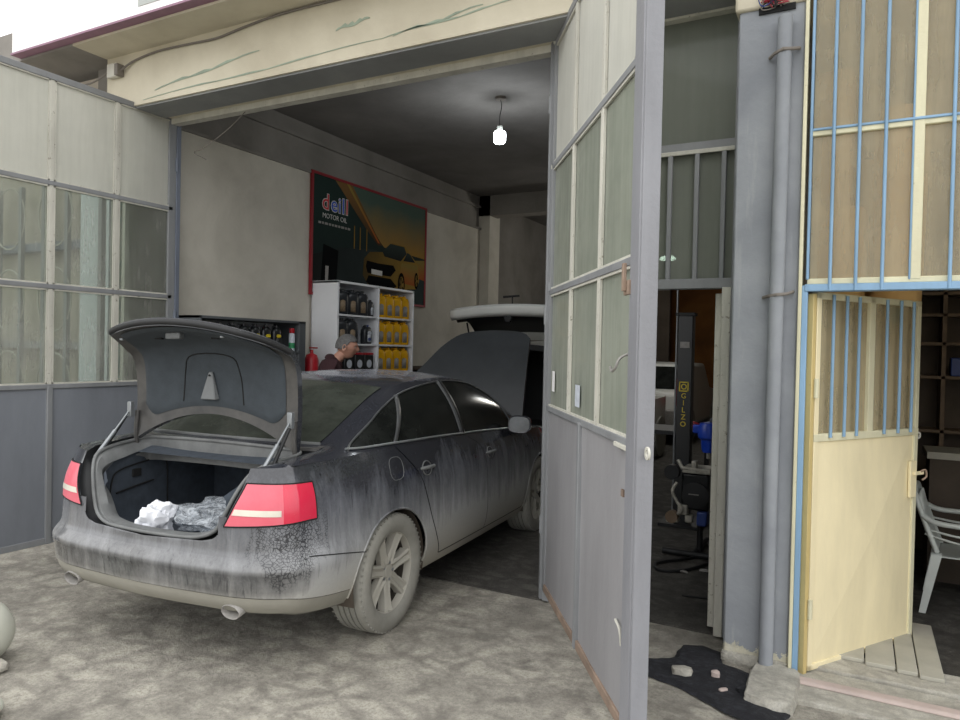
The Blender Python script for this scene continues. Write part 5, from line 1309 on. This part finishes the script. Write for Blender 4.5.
# tail lamps
for side in (-1, 1):
    zl = lambda s: .752+.03*max(0, min(1, (s-s_v(.49))/.5)); zh = lambda s: .965
    so = s_u(-.73)
    r1 = patch(lambda z: s_v(LAM(z)), lambda z: s_v(.80), zl, zh, 22, 12, side, .006).build('tail_lamp', 'lamp_rose', car, smooth=50)
    patch(lambda z: s_v(.80), lambda z: so, zl, zh, 12, 12, side, .006).build('lamp_corner', 'lamp_red', r1, smooth=50)
    patch(lambda z: s_v(LAM(z))+.012, lambda z: s_v(.79), lambda s: .812, lambda s: .842, 20, 3, side, .0085).build('clear_band', 'lamp_white', r1, smooth=50)
    edge = [S(s_v(LAM(z)), z, .004, side) for z in np.linspace(.752, .965, 10)]+[S(s_, .965, .004, side) for s_ in np.linspace(s_v(LAM(.965)), so, 24)]+[S(so, z, .004, side) for z in np.linspace(.965, .782, 8)]+[S(s_, zl(s_), .004, side) for s_ in np.linspace(so, s_v(LAM(.752)), 24)]
    MB().tube(edge, .0045, 6, caps=False).build('lamp_seal', 'blackgap', r1, smooth=60)

# ---------------- trunk mouth: channel, weatherstrip, tub
def mouth_half():
    L = []
    for v in np.linspace(0, .40, 14): 
        z = np.interp(v, [0, .22, .35, .43], [.655, .660, .667, .685]); L.append(S(s_v(v), z, 0, 1))
    for z in np.linspace(.69, 1.03, 28): L.append(S(s_v(VOP(z)), z, 0, 1))
    for u in np.linspace(-.80, -.42, 16): L.append((u, RV(u), RZ(u)))
    return L
ML = mouth_half()
ML += [(-.41-.08*(1-(v/.645)**2), v, 1.085) for v in np.linspace(.60, 0, 14)]
def resample(pts, n):
    P = np.array(smooth_pts(pts, 8)) if len(pts) > 2 else np.array(pts, float)
    d = np.concatenate([[0], np.cumsum(np.linalg.norm(np.diff(P, axis=0), axis=1))]); q = np.linspace(0, d[-1], n)
    return np.array([[np.interp(t, d, P[:, k]) for k in range(3)] for t in q])
SL = [(-1.005, 0, .664), (-1.0, .20, .667), (-.985, .32, .676), (-.962, .405, .712), (-.948, .445, .78), (-.93, .478, .86), (-.905, .512, .935), (-.865, .542, .993), (-.80, .562, 1.022), (-.68, .578, 1.040), (-.54, .585, 1.052), (-.475, .55, 1.066), (-.485, .38, 1.076), (-.50, .19, 1.082), (-.503, 0, 1.084)]
SLs = np.array(smooth_pts(SL, 8)); k1, k2, k3 = 3*8, 7*8, 11*8
segs = [SLs[:k1+1], SLs[k1:k2+1], SLs[k2:k3+1], SLs[k3:]]
i1, i2, i3 = 14, 14+28, 14+28+16
MA = np.array(ML); mseg = [MA[:i1], MA[i1-1:i2], MA[i2-1:i3], MA[i3-1:]]
def rs_(P, n):
    d = np.concatenate([[0], np.cumsum(np.linalg.norm(np.diff(P, axis=0), axis=1))]); q = np.linspace(0, d[-1], n)
    return [np.array([np.interp(t, d, P[:, k]) for k in range(3)]) for t in q]
A_, B_, D_ = [], [], []
for si in range(4):
    n = (14, 22, 18, 14)[si]; a_, b_ = rs_(mseg[si], n), rs_(segs[si], n)
    for q in range(n if si == 3 else n-1):
        t = q/(n-1); A_.append(a_[q]); B_.append(b_[q]); w_ = (0, t, 1, 1)[si] if si != 1 else t*t
        D_.append(np.array([.9*(1-w_), 0, -.25*(1-w_)-w_]))
cenL = np.array([-.80, 0, .86])
ch = MB(); ch2 = MB()
for side in (-1, 1):
    f2 = lambda p: (float(p[0]), side*float(p[1]), float(p[2]))
    ch.grid([[f2(a), f2(a+d*.03), f2(a*.75+b*.25+d*.045), f2(a*.2+b*.8+d*.045), f2(b+d*.004)] for a, b, d in zip(A_, B_, D_)])
    ch2.grid([[f2(b+d*.004), f2(b+d*.006+(cenL-b)*np.array([.1, 1, 1])*.05), f2(b+d*.05+(cenL-b)*np.array([.1, 1, 1])*.10), f2(b+d*.12+(cenL-b)*np.array([0, 1, 1])*.06)] for b, d in zip(B_, D_)])
ch.build('trunk_channel', 'rubber', car, smooth=45, weld=.001); ch2.build('trunk_inner_flange', 'seal', car, smooth=45, weld=.001)
strip_ = [tuple(b-d*.006) for b, d in zip(B_, D_)]; loop = [(p[0], -p[1], p[2]) for p in strip_[::-1]][:-1]+strip_[1:]
MB().tube(loop, .0105, 8, caps=False).build('weatherstrip', 'seal', car, smooth=60)
# inner sill plate
P = []
for v in np.linspace(-.40, .40, 21):
    p = S(s_v(abs(v)), .66, 0, 1); P.append([(p[0]+.055, v, .668+.05*(abs(v)/.4)**4), (p[0]+.085, v, .672+.05*(abs(v)/.4)**4), (p[0]+.13, v, .662+.05*(abs(v)/.4)**4), (p[0]+.15, v, .60)])
MB().grid(P).build('sill_plate', 'seal', car, smooth=40)
# tub
def rect_round(w, z0, z1, r_, n=6):
    pts = []
    for cx, cz, a0 in ((w-r_, z0+r_, -PI/2), (w-r_, z1-r_*.4, 0)):
        rr_ = r_ if cz < (z0+z1)/2 else r_*.4
        for k in range(n+1): a = a0+PI/2*k/n; pts.append((cx+(r_-rr_)+rr_*math.cos(a) if cz > (z0+z1)/2 else cx+rr_*math.cos(a), cz+rr_*math.sin(a)))
    return [(0, z0)]+pts+[(0, z1)]
tub = MB(); 
secs = [(-.905, .42, .60, .88, .10), (-.87, .48, .585, .93, .12), (-.78, .515, .58, .97, .12), (-.60, .53, .58, 1.0, .10), (-.44, .54, .58, 1.03, .08), (-.25, .54, .58, 1.05, .06), (.12, .54, .58, 1.03, .05)]
for side in (-1, 1):
    P = []
    for u, w_, z0, z1, r_ in secs:
        full = rect_round(w_, z0, z1, r_)
        if u < -.35: full = full[:-3]+[full[-3]]*3 if False else full
        P.append([(u, side*a, b) for a, b in full])
    # drop the roof of the tub where the mouth is open
    n_ = len(P[0])
    for i in range(len(P)-1):
        cut = n_-3 if secs[i+1][0] < -.5 else n_
        tub.grid([P[i][:cut], P[i+1][:cut]])
    tub.grid([[P[-1][k] for k in range(n_)], [(P[-1][k][0], 0, P[-1][k][2]) for k in range(n_)]])
tub.build('trunk_lining', 'tub', car, smooth=50, weld=.001)
# moulded lines and pull on the left wall of the trunk
MB().tube(smooth_pts([(-.80, .500, .70), (-.78, .508, .84), (-.72, .515, .90), (-.50, .528, .93), (-.34, .532, .93), (-.32, .532, .62)], 5), .005, 6).build('lining_seam', 'blackgap', car, smooth=60)
MB().tube(smooth_pts([(-.74, .514, .77), (-.58, .524, .79), (-.44, .530, .805)], 5), .006, 6).build('lining_fold', 'blackgap', car, smooth=60)
MB().cbox((-.58, .524, .87), (.07, .012, .05)).build('lining_pull', 'blackgap', car, bevel=.01)
# rear shelf edge bar under the window (hinge panel)
P = [[(-.41-.08*(1-(v/.645)**2)+a, v, z) for a, z in ((-.01, 1.07), (-.005, 1.083), (.03, 1.088), (.065, 1.096))] for v in np.linspace(-.645, .645, 31)]
MB().grid(P).build('hinge_panel', 'lid_in', car, smooth=50)

# ---------------- trunk lid, raised. (v, t): t runs from the hinge edge up and back
LC = [(-.545, 1.15), (-.535, 1.25), (-.528, 1.37), (-.532, 1.49), (-.548, 1.60), (-.585, 1.665), (-.66, 1.700), (-.76, 1.726), (-.87, 1.742), (-.93, 1.745)]
LA = np.concatenate([[0], np.cumsum([math.dist(LC[i], LC[i+1]) for i in range(len(LC)-1)])]); LL = LA[-1]
def lc(a):
    return np.array([herm(LA, [p[0] for p in LC], a), herm(LA, [p[1] for p in LC], a)])
def lid_end(v):
    """how far the lid reaches at half-width v"""
    k = abs(v); return LL-(.07*(k/.44)**2 if k < .44 else .07+.25*((k-.44)/.14)**1.35)
def lid(v, a, off):
    e_ = .004; t = lc(min(a+e_, LL))-lc(max(a-e_, 0)); t /= np.linalg.norm(t); n = np.array([t[1], -t[0]])   # towards the cabin / up = outer side
    p = lc(a)+n*off; k = abs(v)/.58; 
    return (float(p[0]), v, float(p[1]-.085*k*k))
def lidgrid(vmax, a0, off, n=36, m=30, endk=0.0, fend=None):
    P = []
    for i in range(n+1):
        v = -vmax+2*vmax*i/n; e_ = (fend(v) if fend else lid_end(v))-endk; b0_ = a0+.10*(1-(v/.58)**2)
        P.append([lid(v, b0_+(e_-b0_)*j/m, off) for j in range(m+1)])
    return P
VM = .580
Po = lidgrid(VM, 0, .042); Pi = lidgrid(VM, 0, .0)
lm = MB().grid(Po)
lm.grid([[Po[i][-1], Pi[i][-1]] for i in range(len(Po))]); lm.grid([Po[0], Pi[0]]); lm.grid([Po[-1], Pi[-1]]); lm.grid([[Po[i][0], Pi[i][0]] for i in range(len(Po))])
lidO = lm.build('trunk_lid', 'paint', car, smooth=45, weld=.0008)
MB().grid(Pi).build('lid_inner_frame', 'lid_in', lidO, smooth=45)
# felt liner on the inside: slightly raised, rounded
def liner_end(v): return LL-.05-.06*(abs(v)/.46)**2-(0 if abs(v) < .40 else .24*((abs(v)-.40)/.105)**1.4)
def liner_lo(v): return .10+.045*(1-(v/.5)**2)+(0 if abs(v) < .40 else .10*((abs(v)-.40)/.105)**2)
P = []; n = 40; m = 34
for i in range(n+1):
    v = -.505+1.01*i/n; a0, a1 = liner_lo(v), liner_end(v); r_ = []
    for j in range(m+1):
        a = a0+(a1-a0)*j/m; ed = min(1, min(a-a0, a1-a)/.03, (.505-abs(v))/.03)
        dish = .012*math.exp(-((a-.33)/.13)**2-(v/.28)**4)
        r_.append(lid(v, a, -.004-.016*max(0, ed)+dish))
    P.append(r_)
ln = MB().grid(P).build('lid_liner', 'liner', lidO, smooth=50)
outl = [(-.20, .175), (-.19, .36), (-.13, .445), (.14, .445), (.20, .36), (.235, .175)]
MB().tube([lid(-v, a, -.0205+.012*math.exp(-((a-.33)/.13)**2-(v/.28)**4)) for v, a in smooth_pts(outl, 5)], .004, 6).build('liner_fold', 'blackgap', ln, smooth=60)
# wedge-shaped triangle holder
hv, ha = .0, .265
b0 = lid(hv, ha-.085, -.02); c = [lid(hv+.062, ha-.08, -.012), lid(hv-.062, ha-.08, -.012), lid(hv-.014, ha+.08, -.012), lid(hv+.014, ha+.08, -.012)]
d_ = [(p[0]-(.035 if k < 2 else .012), p[1]*.85, p[2]) for k, p in enumerate(c)]
MB().add(c+d_, [(3, 2, 1, 0), (4, 5, 6, 7), (0, 1, 5, 4), (1, 2, 6, 5), (2, 3, 7, 6), (3, 0, 4, 7)]).build('triangle_holder', 'silver', ln, bevel=.006)
q = lid(hv, ha+.06, -.034); MB().lathe([(0, 0), (.006, 0), (.006, .004), (0, .004)], 12, 0, Matrix.Translation(q) @ Matrix.Rotation(PI/2, 4, 'Y')).build('holder_knob', 'blackgap', ln)
# latch under the overhanging rear part
q = lid(.06, LL-.16, -.02)
MB().cbox((q[0], q[1], q[2]-.015), (.05, .09, .035)).box((q[0]-.03, q[1]-.06, q[2]-.03), (q[0]-.01, q[1]+.0, q[2]+.005)).build('latch', 'silver', lidO, bevel=.006)
for v, a in ((.42, LL-.13), (-.30, LL-.12)): 
    q = lid(v, a, -.02); MB().lathe([(0, -.008), (.011, -.006), (.013, 0), (.011, .004)], 12, 0, Matrix.Translation(q)).build('clip', 'steel', lidO, smooth=60)
for v, a in ((.24, LL-.235), (-.16, LL-.24)):
    q = lid(v, a, -.02); MB().cbox(q, (.02, .05, .012)).build('liner_slot', 'blackgap', lidO)
edge = [lid(v, lid_end(v), .021) for v in np.linspace(-VM, VM, 50)]
MB().tube(edge, .017, 8).build('lid_edge', 'rubber', lidO, smooth=60)
# hinge arms and gas struts
for s in (-1, 1):
    MB().tube(smooth_pts([(-.50, s*.575, .98), (-.53, s*.575, 1.03), (-.545, s*.570, 1.12), (-.54, s*.565, 1.24)], 5), .014, 8).build('hinge_arm', 'lid_in', lidO, smooth=60)
    MB().tube([(-.84, s*.575, .99), (-.70, s*.575, 1.13)], .0115, 10).tube([(-.70, s*.575, 1.13), (-.60, s*.575, 1.235)], .006, 8).build('gas_strut', 'steel', car, smooth=60)
    MB().tube([(-.78, s*.595, 1.0), (-.61, s*.585, 1.21)], .010, 8).build('strut_sleeve', 'rubber', car, smooth=60)
    MB().cbox((-.585, s*.575, 1.25), (.03, .03, .09)).build('strut_bracket', 'steel', lidO, bevel=.004)

# ---------------- hood, raised, and the engine bay
HB = (2.68, .99); ang_h = R(60); Lh = .98
HEND = sm_curve([(-.77, .90), (-.72, .95), (-.65, .97), (-.52, .98), (-.26, .976), (.05, .924), (.23, .778), (.35, .60), (.43, .48), (.60, .30), (.77, .14)])
def hood(v, a, off=0):
    k = abs(v)/.74; d = a-.05*math.sin(PI*a/Lh)*0; ca, sa = math.cos(ang_h), math.sin(ang_h)
    crown = .012*math.sin(PI*min(1, a/Lh))+.02*(1-k*k)
    return (HB[0]+ca*a/.935-sa*(crown+off), v, HB[1]+sa*a+ca*(crown+off))
def hend(v): return HEND(v)
P = []; Q = []
for i in range(33):
    vv = -1+2*i/32; r_ = []; q_ = []
    for j in range(25):
        a_ = j/24; v = .77*vv; e_ = hend(v); a = a_*e_; r_.append(hood(v*(1-.13*a), a)); q_.append(hood(v*(1-.13*a), a, -.03))
    P.append(r_); Q.append(q_)
mb = MB().grid(P); mb.grid([[P[i][-1], Q[i][-1]] for i in range(33)]).grid([P[0], Q[0]]).grid([P[-1], Q[-1]]).grid([[P[i][0], Q[i][0]] for i in range(33)])
M['hood_paint'] = film_over('dusty_black_hood', '#101215', .32, '#6f7478', .14, .22, Specular_IOR_Level=.3)
hd = mb.build('hood', 'hood_paint', car, smooth=50, weld=.001)
MB().grid(Q).build('hood_lining', 'rubber', hd, smooth=50)
MB().box((2.62, -.72, .80), (3.55, .72, .84)).build('engine_cover', 'rubber', car, bevel=.01)
MB().box((2.44, -.74, .93), (2.68, .74, .965)).build('cowl', 'rubber', car, bevel=.01)
MB().box((3.50, -.66, .62), (3.62, .66, .86)).build('radiator_panel', 'rubber', car, bevel=.02)
MB().box((-.50, -.58, .24), (3.3, .58, .34)).build('underbody', 'rubber', car, bevel=.02)

# mirrors
M['mirror_face'] = film_over('dusty_mirror', '#6a6e72', .1, '#8b8d8e', .2, .5, Metallic=.8)
for s in (-1, 1):
    T = Matrix.Translation((2.06, s*.965, 1.045)) @ Matrix.Rotation(s*R(-8), 4, 'Z')
    n = 20; rows = []
    Sx = sup(n, .092, .070, 3.0)
    for k in range(n):
        rows.append([(x_, Sx[k][0]*q_, Sx[k][1]*q_+z_) for x_, q_, z_ in ((-.05, .90, 0), (-.052, 1, 0), (.0, 1.02, 0), (.05, .88, .0), (.085, .55, 0), (.095, .05, 0))])
    mh = MB().grid(rows, 0, T, True).build('wing_mirror', 'paint', car, smooth=50)
    MB().add([(-.046, Sx[k][0]*.9, Sx[k][1]*.9) for k in range(n)], [tuple(range(n))], 0, T).build('mirror_glass', 'mirror_face', mh)
    MB().tube([(2.14, s*.84, .975), (2.13, s*.93, 1.0)], [.045, .032], 10).build('mirror_foot', 'rubber', mh, smooth=60)

# wheels
def tyre_prof():
    r0, r1, w_ = .222, .328, .118
    pr = [(r0, -w_*.82), (r0+.01, -w_*.93), (r0+.045, -w_*1.02), (r1-.035, -w_*1.0), (r1-.012, -w_*.93), (r1-.002, -w_*.80)]
    g = []
    for c in (-.055, -.018, .018, .055): g += [(r1+.002, c-.005), (r1-.006, c-.004), (r1-.006, c+.004), (r1+.002, c+.005)]
    return pr+[(r1+.001, -w_*.7)]+g+[(r1+.001, w_*.7)]+[(a, -b) for a, b in pr[::-1]]
def make_wheel(parent, u, s):
    T0 = Matrix.Translation((u, s*.795, .328)) @ Matrix.Diagonal((1.06/.935, 1/1.044, 1.052, 1)) @ Matrix.Rotation(PI/2*(-s), 4, 'X')    # local +z = outward
    tp = tyre_prof()
    ty = MB().lathe(tp, 72, 0, T0)
    # shoulder blocks
    for k in range(60):
        a = 2*PI*k/60
        for zz in (-1, 1):
            ty.cbox((0, 0, 0), (.008, .010, .024), 0, T0 @ Matrix.Rotation(a, 4, 'Z') @ Matrix.Translation((.3215, 0, zz*.098)))
    w = ty.build('wheel', 'tyre', parent, smooth=40)
    rim = MB().lathe([(.214, .05), (.222, .07), (.232, .085), (.243, .092), (.243, .10), (.232, .104), (.220, .095), (.2145, .07), (.2145, .052)], 64, 0, T0)
    for k in range(7):
        a = 2*PI*k/7+R(12); TT = T0 @ Matrix.Rotation(a, 4, 'Z')
        for sg in (-1, 1):
            # two ridges with a groove between make one spoke
            P = [[(.045, sg*.008, .070), (.045, sg*.022, .075), (.045, sg*.036, .060), (.045, sg*.036, .03)], [(.12, sg*.006, .064), (.12, sg*.018, .078), (.12, sg*.030, .070), (.12, sg*.030, .03)],
                 [(.20, sg*.007, .076), (.20, sg*.022, .088), (.20, sg*.037, .080), (.20, sg*.037, .03)], [(.219, sg*.007, .082), (.219, sg*.028, .093), (.219, sg*.045, .086), (.219, sg*.045, .03)]]
            rim.grid(P, 0, TT)
            rim.grid([[p[0], (p[0][0], 0, p[0][2]-.004)] for p in P], 0, TT)
    rim.lathe([(0, .072), (.030, .072), (.034, .068), (.050, .070), (.062, .060), (.066, .02)], 40, 0, T0)
    rm = rim.build('rim', 'rim', w, smooth=40)
    MB().lathe([(.195, -.09), (.21, -.05), (.2135, .05)], 64, 0, T0).build('rim_barrel', 'brake', w, smooth=40)  # barrel coloured dark so the gaps between spokes read dark
    lg = MB()
    for k in range(5):
        a = 2*PI*k/5; lg.lathe([(0, .066), (.009, .066), (.009, .05)], 8, 0, T0 @ Matrix.Translation((.050*math.cos(a), .050*math.sin(a), .008)))
    lg.build('wheel_nuts', 'steel', w)
    MB().lathe([(0, .0), (.155, .0), (.16, -.01), (.16, -.03), (0, -.03)], 40, 0, T0).lathe([(.155, .015), (.211, .015)], 48, 0, T0).lathe([(.05, .018), (.15, .018)], 48, 0, T0).build('brake_disc_and_backing', 'brake', w, smooth=40)  # flat rings are dark backing added behind the spoke gaps
    # arch liner
    return w
for u in (0, 2.843):
    for s in (-1, 1):
        make_wheel(car, u, s)
        P = [[(u+(WX+.004)*math.cos(a), s*y, WZ+(WR+.004)*math.sin(a)) for y in (.62, .885)] for a in np.linspace(-.25, PI+.25, 30)]
        arch_in = MB().grid(P).add([(u, s*.62, WZ)]+[p[0] for p in P], [(0, i+1, i+2) for i in range(29)])
        M.setdefault('arch_mud', plain('mud_brown_liner', '#4c443b', .95, var=.3)); arch_in.build('wheel_arch_liner', 'arch_mud', car, smooth=40)
        lipp = []
        for a in np.linspace(-.1, PI+.1, 40):
            x_, z_ = u+(WX+.002)*math.cos(a), WZ+(WR+.002)*math.sin(a)
            p = S(s_u(x_), max(z_, .23), .0, 1); lipp.append((x_, s*(p[1]-.004), z_))
        MB().tube(lipp, .008, 6).build('arch_lip', 'paint', car, smooth=60)
# door badge ring on the hidden nose is out of view; license plate stays on the raised lid
TPt = None
# things lying in the trunk
CT = xf(car) @ Matrix.Diagonal((*car.scale, 1))
def crumple(name, c, d, mat, seed, lb_, cat, grp=None, amp=.5, sub=4):
    o = lump(name, (0, 0, 0), d, mat, seed, amp, sub); p = CT @ Vector(c); o.location = p; o.rotation_euler = (0, 0, PI/2+PSI)
    tag(o, lb_, cat, grp); return o
crumple('crumpled_cloth', (-.82, .13, .592), (.16, .17, .165), 'white_cloth', 21, 'crumpled white cloth at the mouth of the trunk', 'cloth', amp=.45)
crumple('paper_tissue', (-.87, .27, .592), (.07, .09, .035), 'white_cloth', 25, 'small white tissue left of the crumpled cloth in the trunk', 'tissue', amp=.6)
crumple('plastic_wrap', (-.58, -.17, .592), (.36, .52, .15), 'clear_plastic', 31, 'crumpled sheet of clear plastic spread over the trunk floor', 'plastic sheet', amp=.5, sub=5)
crumple('cloth_rag', (-.55, -.50, .592), (.10, .08, .16), 'lamp_rose', 35, 'small rose red rag at the right side of the trunk', 'rag', amp=.3)
# red and white rag hanging behind the raised lid
crumple('hand_rag', (-.52, -.60, 1.56), (.10, .03, .11), 'white_cloth', 41, 'x', 'x'); bpy.data.objects.remove(bpy.data.objects['hand_rag'])
#CAREND
# ------------------------------------------------------------------ camera, sky, view
YAW, PITCH, ROLL = R(28.1), -.0150, .0215
f_ = Vector((-math.sin(YAW)*math.cos(PITCH), math.cos(YAW)*math.cos(PITCH), math.sin(PITCH)))
r0 = Vector((math.cos(YAW), math.sin(YAW), 0)); u0 = r0.cross(f_)
rr = math.cos(ROLL)*r0+math.sin(ROLL)*u0; uu = -math.sin(ROLL)*r0+math.cos(ROLL)*u0
cam = bpy.data.cameras.new('camera'); co = bpy.data.objects.new('camera', cam); COL.objects.link(co)
m = Matrix((rr, uu, -f_)).transposed().to_4x4(); m.translation = Vector((0, 0, 1.665)); co.matrix_world = m
cam.sensor_fit = 'HORIZONTAL'; cam.sensor_width = 36; cam.lens = 36*715/960; cam.clip_start = .05; cam.clip_end = 200
sc.camera = co
w = bpy.data.worlds.new('overcast_sky'); sc.world = w; w.use_nodes = True; nt = w.node_tree; nt.nodes.clear()
o_ = nt.nodes.new('ShaderNodeOutputWorld'); bg = nt.nodes.new('ShaderNodeBackground'); tc = nt.nodes.new('ShaderNodeTexCoord'); sp_ = nt.nodes.new('ShaderNodeSeparateXYZ')
rp = nt.nodes.new('ShaderNodeValToRGB'); e = rp.color_ramp.elements; e[0].position = .0; e[0].color = (.50, .49, .47, 1); e[1].position = .45; e[1].color = (1.0, 1.0, 1.0, 1)
e2 = e.new(.08); e2.color = (.70, .71, .72, 1)
nt.links.new(tc.outputs['Generated'], sp_.inputs[0]); nt.links.new(sp_.outputs['Z'], rp.inputs[0]); nt.links.new(rp.outputs[0], bg.inputs[0]); bg.inputs[1].default_value = 1.35
nt.links.new(bg.outputs[0], o_.inputs[0])
sc.view_settings.view_transform = 'Standard'; sc.view_settings.look = 'None'; sc.view_settings.gamma = 1; sc.view_settings.use_curve_mapping = False
sc.view_settings.exposure = .80
